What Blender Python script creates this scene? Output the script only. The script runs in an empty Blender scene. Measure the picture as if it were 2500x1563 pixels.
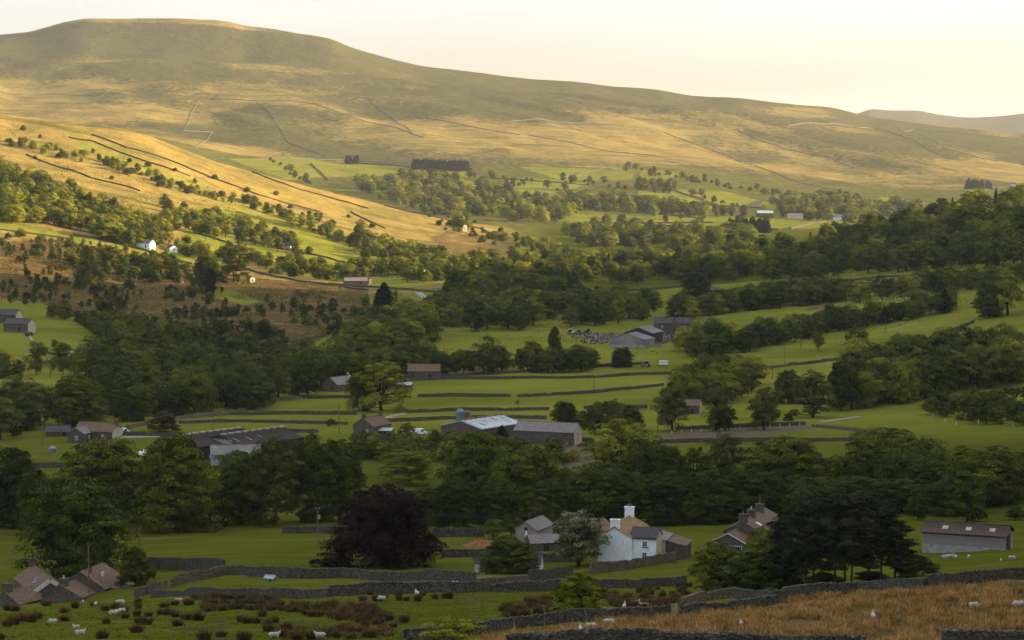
import bpy, bmesh, math, random
import numpy as np
from mathutils import Vector, Matrix
R = math.radians
SC = bpy.context.scene
COL = SC.collection
# ---------------------------------------------------------------- camera
F = 5880.0          # focal length in photo pixels (photo is 2500 x 1563)
CAMZ = 100.0
PITCH = R(4.39)
CP, SP = math.cos(PITCH), math.sin(PITCH)
cam = bpy.data.cameras.new('camera')
cam.sensor_width = 36.0
cam.lens = 36.0 * F / 2500.0
cam.clip_start = 1.0
cam.clip_end = 60000.0
camo = bpy.data.objects.new('camera', cam)
camo.location = (0, 0, CAMZ)
camo.rotation_euler = (math.pi / 2 - PITCH, 0, 0)
COL.objects.link(camo)
SC.camera = camo
# ---------------------------------------------------------------- sun and sky
SUN_EL, SUN_AZ = R(11.8), R(83)      # azimuth clockwise from the view direction (+Y) towards +X
sun = bpy.data.lights.new('sun', 'SUN')
sun.energy = 5.0
sun.angle = R(0.6)
sun.color = (1.0, 0.78, 0.50)
suno = bpy.data.objects.new('sun', sun)
sd = Vector((math.cos(SUN_EL) * math.sin(SUN_AZ), math.cos(SUN_EL) * math.cos(SUN_AZ), math.sin(SUN_EL)))
suno.rotation_euler = sd.to_track_quat('Z', 'Y').to_euler()
suno.location = (800, 300, 600)
COL.objects.link(suno)
W = bpy.data.worlds.new('World')
SC.world = W
W.use_nodes = True
nt = W.node_tree
nt.nodes.clear()
N = nt.nodes.new
out = N('ShaderNodeOutputWorld'); bg = N('ShaderNodeBackground'); sky = N('ShaderNodeTexSky')
sky.sky_type = 'NISHITA'; sky.sun_disc = False
sky.sun_elevation = SUN_EL; sky.sun_rotation = SUN_AZ
sky.altitude = 200; sky.air_density = 0.8; sky.dust_density = 1.5; sky.ozone_density = 1.0
# thin high cloud veil over the whole sky: streaks stretched along the horizon
tc = N('ShaderNodeTexCoord'); mp = N('ShaderNodeMapping'); mp.inputs['Scale'].default_value = (1.2, 1.2, 14)
mp.inputs['Rotation'].default_value = (0.0, R(-5), 0)
nz = N('ShaderNodeTexNoise'); nz.inputs['Scale'].default_value = 2.2; nz.inputs['Detail'].default_value = 7
rp = N('ShaderNodeValToRGB'); rp.color_ramp.elements[0].position = .36; rp.color_ramp.elements[1].position = .70
rp.color_ramp.elements[0].color = (.50, .50, .50, 1); rp.color_ramp.elements[1].color = (1.15, 1.15, 1.15, 1)
mx = N('ShaderNodeMix'); mx.data_type = 'RGBA'; mx.blend_type = 'ADD'; mx.clamp_factor = False; mx.inputs['B'].default_value = (1.10, 0.74, 1.02, 1)
# the veil is thicker and brighter higher up, raised out of view to brighten level ground
sx = N('ShaderNodeSeparateXYZ'); mr = N('ShaderNodeMapRange'); mr.inputs['From Min'].default_value = 0.02; mr.inputs['From Max'].default_value = 0.65
mr.inputs['To Min'].default_value = 0.95; mr.inputs['To Max'].default_value = 3.8
m01 = N('ShaderNodeMapRange'); m01.inputs['From Min'].default_value = 0.03; m01.inputs['From Max'].default_value = 0.45     # rosy low, clear white higher
vc = N('ShaderNodeMix'); vc.data_type = 'RGBA'; vc.inputs['A'].default_value = (1.12, 0.72, 1.02, 1); vc.inputs['B'].default_value = (1.02, 1.02, 1.06, 1)
ml = N('ShaderNodeMath'); ml.operation = 'MULTIPLY'
L = nt.links.new
L(tc.outputs['Generated'], mp.inputs['Vector']); L(mp.outputs['Vector'], nz.inputs['Vector']); L(nz.outputs['Fac'], rp.inputs['Fac'])
L(tc.outputs['Generated'], sx.inputs['Vector']); L(sx.outputs['Z'], mr.inputs['Value'])
L(rp.outputs['Color'], ml.inputs[0]); L(mr.outputs['Result'], ml.inputs[1])
L(sx.outputs['Z'], m01.inputs['Value']); L(m01.outputs['Result'], vc.inputs['Factor']); L(vc.outputs['Result'], mx.inputs['B'])
L(sky.outputs['Color'], mx.inputs['A']); L(ml.outputs['Value'], mx.inputs['Factor'])
L(mx.outputs['Result'], bg.inputs['Color']); bg.inputs['Strength'].default_value = 0.080
L(bg.outputs['Background'], out.inputs['Surface'])
SC.view_settings.view_transform = 'Standard'
SC.view_settings.look = 'None'
SC.view_settings.gamma = 1.0
SC.view_settings.exposure = 1.6
SC.render.engine = 'CYCLES'
SC.cycles.use_denoising = True
SC.cycles.max_bounces = 5
SC.cycles.diffuse_bounces = 1
SC.cycles.glossy_bounces = 2
SC.cycles.transmission_bounces = 2
SC.cycles.transparent_max_bounces = 8
SC.cycles.volume_bounces = 0
SC.cycles.sample_clamp_indirect = 4.0
# ================================================================= terrain
def proj(x, Y, z):
    dz = z - CAMZ
    dep = Y * CP - dz * SP
    return 1250 + F * x / dep, 781.5 - F * (Y * SP + dz * CP) / dep
def z_of(Y, py):
    k = (781.5 - py) / F
    return CAMZ + Y * (k * CP - SP) / (CP + k * SP)
def x_of(px, Y, z):
    return (px - 1250) / F * (Y * CP - (z - CAMZ) * SP)
def pchip(x, y, xi):
    x = np.asarray(x, float); y = np.asarray(y, float)
    h = np.diff(x); dl = np.diff(y) / h
    m = np.zeros_like(y)
    s = dl[:-1] * dl[1:] > 0
    w1 = 2 * h[1:] + h[:-1]; w2 = h[1:] + 2 * h[:-1]
    with np.errstate(divide='ignore', invalid='ignore'):
        mm = (w1 + w2) / (w1 / dl[:-1] + w2 / dl[1:])
    m[1:-1] = np.where(s, mm, 0)
    m[0] = dl[0]; m[-1] = dl[-1]
    i = np.clip(np.searchsorted(x, xi) - 1, 0, len(x) - 2)
    t = np.clip((xi - x[i]) / h[i], 0, 1)
    t2 = t * t; t3 = t2 * t
    return (2*t3-3*t2+1)*y[i] + (t3-2*t2+t)*h[i]*m[i] + (-2*t3+3*t2)*y[i+1] + (t3-t2)*h[i]*m[i+1]
def sstep(a, b, x):
    t = np.clip((x - a) / (b - a), 0, 1); return t * t * (3 - 2 * t)
def vnoise(x, y, seed=0):
    xi = np.floor(x).astype(np.int64); yi = np.floor(y).astype(np.int64)
    fx = x - xi; fy = y - yi
    fx = fx * fx * (3 - 2 * fx); fy = fy * fy * (3 - 2 * fy)
    def hsh(a, b):
        n = (a * 374761393 + b * 668265263 + seed * 1442695041) & 0x7fffffff
        n = ((n ^ (n >> 13)) * 1274126177) & 0x7fffffff
        n = (n ^ (n >> 16)) & 0x7fffffff
        return n / 0x7fffffff
    return (hsh(xi, yi)*(1-fx)+hsh(xi+1, yi)*fx)*(1-fy) + (hsh(xi, yi+1)*(1-fx)+hsh(xi+1, yi+1)*fx)*fy - .5
def fbm(x, y, oct=4, seed=0):
    a = 1.0; s = 0
    for o in range(oct):
        s = s + a * vnoise(x, y, seed + o); x = x * 2.03 + 7.1; y = y * 2.03 + 3.7; a *= .5
    return s
PXK = [0, 300, 600, 900, 1250, 1600, 1950, 2250, 2500]
ST = [  # stations along each line of sight: (distance, photo row) at the nine columns PXK
 [(245,1563),(250,1563),(250,1563),(250,1563),(235,1563),(222,1563),(218,1563),(216,1563),(214,1563)],
 [(345,1482),(350,1470),(345,1456),(335,1450),(335,1446),(300,1478),(290,1466),(290,1448),(290,1436)],
 [(425,1497),(415,1467),(400,1428),(400,1421),(405,1416),(400,1424),(395,1412),(385,1388),(370,1375)],
 [(470,1412),(465,1392),(450,1388),(445,1390),(450,1385),(450,1372),(445,1358),(435,1345),(430,1341)],
 [(520,1330),(520,1325),(520,1315),(520,1310),(520,1310),(520,1305),(520,1290),(520,1270),(520,1260)],
 [(600,1245),(600,1245),(600,1243),(600,1240),(600,1240),(600,1225),(600,1200),(600,1180),(600,1170)],
 [(690,1118),(690,1115),(690,1118),(690,1115),(690,1112),(680,1120),(670,1122),(660,1110),(650,1110)],
 [(745,1065),(745,1058),(760,1054),(760,1052),(760,1050),(745,1063),(740,1062),(740,1055),(740,1045)],
 [(850,1000),(850,1000),(860,1000),(870,992),(870,992),(870,992),(850,1000),(850,985),(860,960)],
 [(950,940),(960,935),(970,938),(980,928),(980,925),(980,922),(960,930),(960,895),(960,880)],
 [(1100,835),(1100,845),(1110,845),(1120,850),(1120,855),(1120,848),(1100,850),(1090,820),(1090,790)],
 [(1250,752),(1250,775),(1260,778),(1300,775),(1300,768),(1250,785),(1220,780),(1200,755),(1190,722)],
 [(1400,672),(1450,694),(1480,704),(1500,712),(1500,705),(1450,722),(1380,715),(1350,682),(1340,645)],
 [(1550,594),(1600,622),(1650,652),(1700,662),(1700,662),(1650,672),(1550,660),(1500,624),(1480,582)],
 [(1750,490),(1780,530),(1800,592),(1850,628),(1950,630),(1850,645),(1680,632),(1600,588),(1600,540)],
 [(2000,375),(2020,432),(2050,512),(2080,580),(2150,604),(1950,633),(1770,612),(1690,555),(1720,510)],
 [(2250,278),(2270,318),(2300,418),(2340,494),(2380,566),(2060,618),(1850,598),(1780,530),(1820,487)],
 [(2650,305),(2650,345),(2650,450),(2650,535),(2650,548),(2500,570),(2450,566),(2450,566),(2450,566)],
 [(3050,318),(3050,360),(3050,452),(3050,498),(3050,508),(3000,522),(3000,530),(3000,535),(3000,535)],
 [(3500,330),(3500,345),(3500,418),(3500,442),(3500,450),(3500,458),(3500,482),(3500,492),(3500,492)],
 [(4000,318),(4000,325),(4000,372),(4000,396),(4000,398),(4000,408),(4000,440),(4000,460),(4000,458)],
 [(4700,238),(4700,246),(4700,262),(4700,285),(4700,298),(4700,316),(4700,350),(4700,380),(4700,402)],
 [(5350,155),(5350,150),(5350,165),(5350,196),(5350,226),(5350,252),(5350,288),(5350,325),(5350,356)],
]
SKY_PX = [0,60,110,160,215,300,400,520,560,600,660,735,800,860,900,960,1050,1130,1250,1340,1420,1500,1600,1700,1800,1850,1950,2020,2080,2120,2170,2250,2380,2500]
SKY_PY = [87,82,71,57,48,46,44,48,54,63,70,83,95,118,130,146,164,172,187,196,203,213,221,236,240,246,258,262,275,284,291,304,318,328]
FAR_PX = [0,1900,2060,2095,2130,2180,2230,2300,2370,2440,2500]
FAR_PY = [330,320,288,277,267,270,270,281,287,284,277]
def station_at(px):
    """distances and heights of the stations at photo columns px"""
    Ys, Zs = [], []
    pc = np.clip(px, 0, 2500)
    for s in ST:
        d = pchip(PXK, [a for a, b in s], pc); y = pchip(PXK, [b for a, b in s], pc)
        Ys.append(d); Zs.append(z_of(d, y))
    one = np.ones_like(pc)
    yc = pchip(SKY_PX, SKY_PY, pc)
    zc = z_of(6000, yc)
    Ys.append(one * 5700); Zs.append(z_of(5700, yc + 26 + 40 * sstep(500, 100, np.abs(pc - 420)) ))
    Ys.append(one * 6000); Zs.append(zc)
    Ys.append(one * 6900); Zs.append(zc - 40)
    Ys.append(one * 8500); Zs.append(one * 40)
    Ys.append(one * 11500); Zs.append(z_of(11500, pchip(FAR_PX, FAR_PY, pc)))
    Ys.append(one * 14000); Zs.append(one * 60)
    Ys.append(one * 24000); Zs.append(one * 0)
    pre_Y = [-500, -120, 0, 90]
    pre_Z = [165, 120, 98.2, 80]
    Ys = [one * v for v in pre_Y] + Ys; Zs = [one * v for v in pre_Z] + Zs
    return np.array(Ys), np.array(Zs)
rowY = np.concatenate([np.linspace(-500, 0, 9), np.linspace(25, 190, 8), np.geomspace(200, 6300, 660), np.geomspace(6500, 24000, 40)])
inpx = np.arange(-140, 2641, 4.2)
offs = np.array([8, 25, 50, 80, 120, 165, 215, 270, 330, 400, 480, 560, 650, 760, 900, 1100, 1400, 1900, 2600, 4000.])
colpx = np.concatenate([np.full(len(offs), inpx[0]), inpx, np.full(len(offs), inpx[-1])])
colof = np.concatenate([-offs[::-1], np.zeros(len(inpx)), offs])
nR, nC = len(rowY), len(colpx)
SY, SZ = station_at(colpx)
GZ = np.zeros((nR, nC))
for c in range(nC):
    GZ[:, c] = pchip(SY[:, c], SZ[:, c], rowY)
GY = np.repeat(rowY[:, None], nC, 1)
# the valley side on the right goes on rising beyond the frame; it is what shades the foreground
sR = np.maximum(colof, 0)[None, :]; sL = np.maximum(-colof, 0)[None, :]
hill = 330 * (1 - sstep(1400, 1850, GY)) * sstep(0, 640, sR) + 60 * sstep(1400, 1850, GY) * (1 - sstep(2000, 2600, GY)) * sstep(0, 700, sR)
hill = hill * sstep(-500, 150, GY)
GZ += hill + 90 * sstep(0, 900, sL) * (1 - sstep(2300, 2900, GY)) * sstep(300, 1200, GY)
def lat(px, of, Y, z):
    dep = np.maximum(Y * CP - (z - CAMZ) * SP, 40)
    return (px - 1250) / F * dep + of
GX = lat(colpx[None, :], colof[None, :], GY, GZ)
# relief
far = sstep(3300, 4600, GY) * (1 - sstep(7000, 8000, GY))
GZ += far * (fbm(GX / 380, GY / 560, 5, 3) * 22 * (1 - .6 * sstep(5600, 5950, GY)))
gul = np.abs(fbm((GX + .55 * (GY - 4000)) / 330, GY / 1900, 3, 11) + .12 * fbm(GX / 160, GY / 240, 2, 13))
GZ -= far * sstep(.22, .0, gul) * 6 * sstep(3800, 4400, GY) * (1 - sstep(5200, 5700, GY))
spur = sstep(1350, 1700, GY) * (1 - sstep(2350, 2700, GY)) * sstep(1500, 900, colpx[None, :] + 0 * GY)
GZ += spur * (fbm(GX / 60, GY / 130, 4, 21) * 3.0)
GZ += sstep(200, 320, GY) * (1 - sstep(2500, 3400, GY)) * fbm(GX / 26, GY / 34, 3, 31) * (.5 + .5 * sstep(800, 1500, GY))
GZ += (1 - sstep(420, 520, GY)) * sstep(180, 230, GY) * fbm(GX / 7, GY / 9, 3, 41) * .45
mid = sstep(2500, 3300, GY) * (1 - sstep(3900, 4300, GY))
GZ += mid * fbm(GX / 120, GY / 160, 3, 51) * 3
GPX, GPY = proj(GX, np.maximum(GY, 5), GZ)
def zat(px, Y):
    c = np.interp(px, inpx, np.arange(len(inpx))) + len(offs); r = np.interp(Y, rowY, np.arange(nR))
    c0 = int(min(c, nC - 2)); r0 = int(min(r, nR - 2)); a = c - c0; b = r - r0
    return (GZ[r0, c0]*(1-a) + GZ[r0, c0+1]*a)*(1-b) + (GZ[r0+1, c0]*(1-a) + GZ[r0+1, c0+1]*a)*b
def at(px, Y):
    """ground point on the line of sight of column px, at distance Y"""
    z = zat(px, Y); return Vector((x_of(px, Y, z), Y, z))
def zxy(x, Y):
    px = 1250 + F * x / max(Y * CP, 1)
    for _ in range(3):
        z = zat(px, Y); px = proj(x, Y, z)[0]
    return zat(px, Y)
def hit(px, py, ymin=205):
    """first ground point seen at photo pixel (px, py)"""
    c = np.interp(px, inpx, np.arange(len(inpx))) + len(offs)
    c0 = int(min(c, nC - 2)); a = c - c0
    col = GPY[:, c0] * (1 - a) + GPY[:, c0 + 1] * a
    ok = np.nonzero((col[1:] <= py) & (col[:-1] > py) & (rowY[1:] > ymin))[0]
    if len(ok) == 0:
        i = int(np.argmin(np.abs(col - py) + 1e4 * (rowY < ymin)))
        return at(px, rowY[i])
    i = ok[0]
    t = (col[i] - py) / max(col[i] - col[i + 1], 1e-6)
    return at(px, rowY[i] + t * (rowY[i + 1] - rowY[i]))
# visible rows (not hidden behind nearer ground)
run = np.minimum.accumulate(np.where(GY > 200, GPY, 1e9), 0)
VIS = GPY <= run + 2
def inpoly(px, py, poly):
    poly = np.asarray(poly, float); n = len(poly)
    r = np.zeros(np.shape(px), bool); j = n - 1
    for i in range(n):
        xi, yi = poly[i]; xj, yj = poly[j]
        cnd = (yi > py) != (yj > py)
        with np.errstate(divide='ignore', invalid='ignore'):
            r ^= cnd & (px < (xj - xi) * (py - yi) / (yj - yi + 1e-12) + xi)
        j = i
    return r
# ================================================================= materials
MATS = {}
def mat(name, build):
    if name not in MATS:
        m = bpy.data.materials.new(name); m.use_nodes = True
        m.node_tree.nodes.clear(); build(m.node_tree); MATS[name] = m
    return MATS[name]
class G:
    """small node-graph helper"""
    def __init__(s, nt): s.nt = nt; s.o = nt.nodes.new('ShaderNodeOutputMaterial')
    def n(s, t, **kw):
        x = s.nt.nodes.new(t)
        for k, v in kw.items(): setattr(x, k, v)
        return x
    def l(s, a, b): s.nt.links.new(a, b)
    def noise(s, scale, detail=4, vec=None, rough=.55, out='Fac'):
        x = s.n('ShaderNodeTexNoise'); x.inputs['Scale'].default_value = scale; x.inputs['Detail'].default_value = detail; x.inputs['Roughness'].default_value = rough
        if vec is not None: s.l(vec, x.inputs['Vector'])
        return x.outputs[out]
    def ramp(s, fac, stops):
        x = s.n('ShaderNodeValToRGB'); e = x.color_ramp.elements
        while len(e) < len(stops): e.new(.5)
        for q, (p, c) in zip(e, stops):
            q.position = p; q.color = (*c, 1) if len(c) == 3 else c
        s.l(fac, x.inputs['Fac']); return x.outputs['Color']
    def mix(s, f, a, b, mode='MIX'):
        x = s.n('ShaderNodeMix'); x.data_type = 'RGBA'; x.blend_type = mode
        for v, k in ((f, 'Factor'), (a, 'A'), (b, 'B')):
            if hasattr(v, 'is_output'): s.l(v, x.inputs[k])
            elif k == 'Factor': x.inputs[k].default_value = v
            else: x.inputs[k].default_value = (*v, 1)
        return x.outputs['Result']
    def math(s, op, a, b=0.0, clamp=False):
        x = s.n('ShaderNodeMath'); x.operation = op; x.use_clamp = clamp
        for i, v in enumerate((a, b)):
            if hasattr(v, 'is_output'): s.l(v, x.inputs[i])
            else: x.inputs[i].default_value = v
        return x.outputs[0]
    def mapping(s, vec, scale=(1, 1, 1), rot=(0, 0, 0)):
        x = s.n('ShaderNodeMapping'); x.inputs['Scale'].default_value = scale; x.inputs['Rotation'].default_value = rot
        s.l(vec, x.inputs['Vector']); return x.outputs['Vector']
    def pos(s): return s.n('ShaderNodeNewGeometry').outputs['Position']
    def obj(s): return s.n('ShaderNodeTexCoord').outputs['Object']
    def rnd(s): return s.n('ShaderNodeObjectInfo').outputs['Random']
    def bump(s, h, strength=.4, dist=.1):
        x = s.n('ShaderNodeBump'); x.inputs['Strength'].default_value = strength; x.inputs['Distance'].default_value = dist
        s.l(h, x.inputs['Height']); return x.outputs['Normal']
    def princ(s, col, rough=.9, normal=None, spec=.2, metal=0.0):
        p = s.n('ShaderNodeBsdfPrincipled')
        if hasattr(col, 'is_output'): s.l(col, p.inputs['Base Color'])
        else: p.inputs['Base Color'].default_value = (*col, 1)
        if hasattr(rough, 'is_output'): s.l(rough, p.inputs['Roughness'])
        else: p.inputs['Roughness'].default_value = rough
        p.inputs['Specular IOR Level'].default_value = spec; p.inputs['Metallic'].default_value = metal
        if normal is not None: s.l(normal, p.inputs['Normal'])
        return p.outputs['BSDF']
    def out(s, sh): s.l(sh, s.o.inputs['Surface'])

def m_ground(nt):
    g = G(nt); p = g.pos()
    at_ = g.n('ShaderNodeAttribute'); at_.attribute_name = 'cover'
    sp = g.n('ShaderNodeSeparateColor'); g.l(at_.outputs['Color'], sp.inputs['Color'])
    big = g.noise(.012, 5, p); med = g.noise(.09, 5, p); sml = g.noise(.8, 5, p); fin = g.noise(3.5, 3, p)
    strv = g.mapping(p, (.006, .035, .05), (0, 0, R(14))); strk = g.noise(1.0, 6, strv, .62)
    edge = g.math('MULTIPLY', g.math('SUBTRACT', med, .5), .9)
    def wt(ch, lo=.35, hi=.65):
        v = g.math('ADD', ch, edge)
        m = g.n('ShaderNodeMapRange'); m.interpolation_type = 'SMOOTHSTEP'; m.inputs['From Min'].default_value = lo; m.inputs['From Max'].default_value = hi
        g.l(v, m.inputs['Value']); return m.outputs['Result']
    rough = g.ramp(med, [(.3, (.064, .062, .018)), (.55, (.100, .090, .028)), (.75, (.135, .105, .038))])
    past = g.ramp(big, [(.3, (.074, .083, .006)), (.5, (.100, .106, .008)), (.7, (.128, .122, .014))])
    past = g.mix(g.math('MULTIPLY', g.ramp(sml, [(.42, (0, 0, 0)), (.66, (1, 1, 1))]), .45), past, (.052, .062, .008))
    past = g.mix(g.math('MULTIPLY', g.ramp(med, [(.52, (0, 0, 0)), (.72, (1, 1, 1))]), .5), past, (.120, .112, .020))
    hay = g.ramp(g.noise(.02, 5, p), [(.3, (.155, .162, .016)), (.5, (.215, .212, .025)), (.7, (.265, .242, .036))])  # paler grass, stronger light on the fields put into its colour
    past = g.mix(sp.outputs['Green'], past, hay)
    lines = g.noise(1.0, 5, g.mapping(p, (.035, .33, .3), (0, 0, R(-7))), .65)
    past = g.mix(g.math('MULTIPLY', g.ramp(lines, [(.50, (0, 0, 0)), (.66, (1, 1, 1))]), .42), past, g.mix(1.0, past, (.55, .60, .60), 'MULTIPLY'))
    past = g.mix(g.math('MULTIPLY', g.ramp(lines, [(.34, (1, 1, 1)), (.46, (0, 0, 0))]), .35), past, (.20, .19, .045))
    gold = g.ramp(strk, [(.30, (.110, .096, .026)), (.43, (.235, .176, .046)), (.55, (.36, .245, .062)), (.72, (.30, .178, .052))])
    gold = g.mix(g.math('MULTIPLY', g.ramp(med, [(.40, (0, 0, 0)), (.70, (1, 1, 1))]), .5), gold, (.165, .138, .032))
    gold = g.mix(g.math('MULTIPLY', g.ramp(big, [(.45, (0, 0, 0)), (.62, (1, 1, 1))]), .5), gold, (.19, .15, .040))
    brown = g.ramp(med, [(.3, (.070, .052, .020)), (.5, (.14, .082, .031)), (.68, (.23, .140, .055))])
    brown = g.mix(g.math('MULTIPLY', g.ramp(sml, [(.40, (0, 0, 0)), (.62, (1, 1, 1))]), .55), brown, (.075, .066, .018))
    soil = g.ramp(sml, [(.3, (.11, .080, .048)), (.6, (.165, .120, .072)), (.75, (.21, .155, .098))])
    c = g.mix(wt(sp.outputs['Green']), rough, gold)
    c = g.mix(wt(sp.outputs['Blue']), c, brown)
    c = g.mix(wt(sp.outputs['Red']), c, past)
    c = g.mix(wt(at_.outputs['Alpha'], .42, .58), c, soil)
    c = g.mix(.35, c, g.mix(1.0, c, g.ramp(fin, [(.3, (.45, .45, .45)), (.7, (1, 1, 1))]), 'MULTIPLY'))
    h = g.math('ADD', g.math('MULTIPLY', sml, .5), g.math('ADD', g.math('MULTIPLY', fin, .12), g.math('ADD', g.math('MULTIPLY', med, 2.2), g.math('MULTIPLY', g.noise(.012, 7, p, .6), 16.0))))
    g.out(g.princ(c, 1.0, g.bump(h, .55, 1.0), 0.0))
# ----------------------------------------------------------------- land cover
cov = np.zeros((nR, nC, 4), np.float32)
def paint(poly, ch, val=1.0, y0=0, y1=1e9, excl=()):
    m = inpoly(GPX, GPY, poly) & (GY >= y0) & (GY <= y1)
    for c in excl: cov[..., c][m] = 0
    cov[..., ch][m] = val
EVERY = [(-9e9, -9e9), (9e9, -9e9), (9e9, 9e9), (-9e9, 9e9)]
nzf = fbm(GX / 30, GY / 45, 4, 61)
paint(EVERY, 0, 1.0, 0, 1500)                                   # pasture in the dale
inm = (GY > 1500) & (GY < 2700)
cov[..., 0][inm] = 0; cov[..., 1][inm] = 1                      # spur: bleached grass
wv = sstep(1050, 1420, GPX + 60 * fbm(GX / 60, GY / 120, 3, 77)) * inm
cov[..., 0] = np.where(inm, .75 * wv, cov[..., 0]); cov[..., 1] = np.where(inm, 1 - wv, cov[..., 1])
cov[..., 0][(GY > 2550) & (GY < 4150)] = .48
cov[..., 1][(GY >= 2550) & (GY < 4150)] = .35
mt = GY >= 3950
cov[..., 0][mt] = 0; cov[..., 1][mt] = np.clip(.50 + .85 * fbm(GX / 240, GY / 300, 5, 83), 0, 1)[mt]
cov[..., 1] -= .45 * sstep(4900, 5400, GY) * sstep(1300, 700, GPX) * (GY < 5900)      # scarp shade under the summit put into the cover
cov[..., 1] -= .28 * sstep(4750, 5250, GY) * sstep(700, 1300, GPX) * (GY < 5950)  # weaker painted scarp shade along the rest of the fell
# lower pastures of the spur
paint([(0, 535), (120, 560), (250, 592), (420, 612), (480, 500), (600, 520), (760, 560), (930, 610), (1150, 640), (1180, 668), (1000, 700), (850, 700), (600, 640), (480, 640), (300, 612), (0, 560)], 0, 1, 1350, 2300, (1,))
paint([(170, 330), (260, 345), (420, 420), (520, 450), (480, 470), (330, 420), (200, 370)], 0, .55, 1500, 2400)
paint([(480, 470), (640, 500), (840, 560), (1000, 610), (960, 620), (760, 570), (560, 520)], 0, .52, 1500, 2400)
paint([(1100, 560), (1330, 600), (1300, 640), (1180, 650), (1000, 600)], 2, .55, 1500, 2600)
# felled slope and bracken
paint([(0, 590), (150, 585), (260, 615), (400, 655), (560, 665), (640, 680), (900, 705), (905, 770), (760, 840), (560, 860), (430, 840), (300, 790), (180, 770), (100, 740), (0, 730)], 2, .74, 1000, 1800, (0, 1))
paint([(515, 705), (560, 705), (640, 735), (600, 745), (530, 730)], 0, 1, 1000, 1800, (1, 2))
# the rushy field and the brown moor grass in front
paint([(1000, 1600), (1180, 1560), (1400, 1530), (1640, 1490), (1700, 1480), (1880, 1470), (2000, 1440), (2200, 1440), (2700, 1400), (2700, 1700), (1000, 1700)], 2, .62, 0, 330, (0,))
paint([(1950, 1475), (2150, 1470), (2170, 1485), (1980, 1490)], 0, 1, 0, 330)
paint([(1700, 1555), (2000, 1545), (2100, 1563), (1700, 1580)], 0, .7, 0, 330)
nrf = fbm(GX / 5, GY / 8, 3, 71)
brw = (GY < 350) & (cov[..., 0] > .9) & (nrf > .34); cov[..., 0][brw] = .35; cov[..., 2][brw] = .6
# bare soil
paint([(1372, 1085), (1420, 1075), (1455, 1080), (1470, 1120), (1440, 1140), (1360, 1140)], 3, 1, 640, 800)
paint([(1605, 1065), (1660, 1052), (1800, 1045), (1960, 1035), (2010, 1044), (1900, 1060), (1760, 1070), (1610, 1074)], 3, 1, 650, 860)
paint([(1440, 815), (1500, 845), (1610, 848), (1690, 815), (1640, 805), (1480, 812)], 3, .8, 950, 1250)
paint([(1290, 1302), (1345, 1330), (1330, 1355), (1290, 1330)], 3, .7, 430, 560)
# green fields on the far valley side
for pl in ([(655, 382), (840, 395), (980, 410), (1150, 420), (1140, 432), (880, 430), (720, 435)], [(880, 402), (1130, 415), (1140, 430), (900, 428)],
           [(1270, 408), (1440, 412), (1560, 418), (1550, 440), (1370, 440)], [(1480, 408), (1640, 420), (1660, 430), (1560, 450), (1540, 430)],
           [(1230, 433), (1310, 436), (1440, 447), (1400, 462), (1250, 460)], [(1240, 462), (1420, 470), (1340, 480), (1250, 478)],
           [(1090, 425), (1170, 450), (1220, 485), (1160, 498), (1120, 470)], [(1350, 520), (1470, 510), (1560, 530), (1500, 550), (1360, 540)],
           [(1500, 515), (1720, 530), (1700, 540), (1540, 532)], [(1540, 535), (1740, 542), (1780, 560), (1600, 556)],
           [(1640, 462), (1780, 470), (1850, 490), (1780, 510), (1640, 480)], [(1560, 465), (1680, 480), (1860, 505), (1700, 510), (1560, 490)],
           [(1600, 525), (1800, 530), (2000, 540), (1900, 560), (1650, 550)], [(1850, 490), (1950, 500), (1980, 510), (1880, 512)],
           [(2150, 480), (2260, 495), (2220, 520), (2130, 510)], [(2050, 530), (2150, 540), (1950, 560), (1900, 545)], [(2340, 460), (2420, 462), (2390, 474)],
           [(560, 388), (680, 385), (760, 440), (700, 440)]):
    paint(pl, 0, 1.0, 2400, 4700, (1, 2))
brightw = sstep(640, 860, GY) * (GY < 2300) * (.75 + .5 * fbm(GX / 90, GY / 60, 2, 97))  # mid-distance pasture painted lighter in place of brighter light there
cov[..., 1] = np.where((GY < 1500) & (cov[..., 0] > .5), brightw, cov[..., 1])
cov[..., 1] = np.where((GY >= 1500) & (GY < 4700) & (cov[..., 0] > .9), .85, cov[..., 1])
cov[..., 1] = np.where(GY > 8000, .15, cov[..., 1])
cov = np.clip(cov, 0, 1)
gm = bpy.data.meshes.new('ground')
vs = np.stack([GX, GY, GZ], -1).reshape(-1, 3)
idx = np.arange(nR * nC).reshape(nR, nC)
fq = np.stack([idx[:-1, :-1], idx[:-1, 1:], idx[1:, 1:], idx[1:, :-1]], -1).reshape(-1, 4)
def fill(me, v, f):
    v = np.ascontiguousarray(v, np.float32); f = np.ascontiguousarray(f, np.int32); k = f.shape[1]
    me.vertices.add(len(v)); me.vertices.foreach_set('co', v.ravel())
    me.loops.add(f.size); me.loops.foreach_set('vertex_index', f.ravel())
    me.polygons.add(len(f)); me.polygons.foreach_set('loop_start', np.arange(0, f.size, k, dtype=np.int32))
    me.update(calc_edges=True)
fill(gm, vs, fq)
gm.polygons.foreach_set('use_smooth', np.ones(len(fq), bool))
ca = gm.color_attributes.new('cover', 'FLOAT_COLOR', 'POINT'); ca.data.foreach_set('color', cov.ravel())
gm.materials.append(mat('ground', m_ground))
ground = bpy.data.objects.new('ground', gm); COL.objects.link(ground); ground['kind'] = 'structure'
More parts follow.
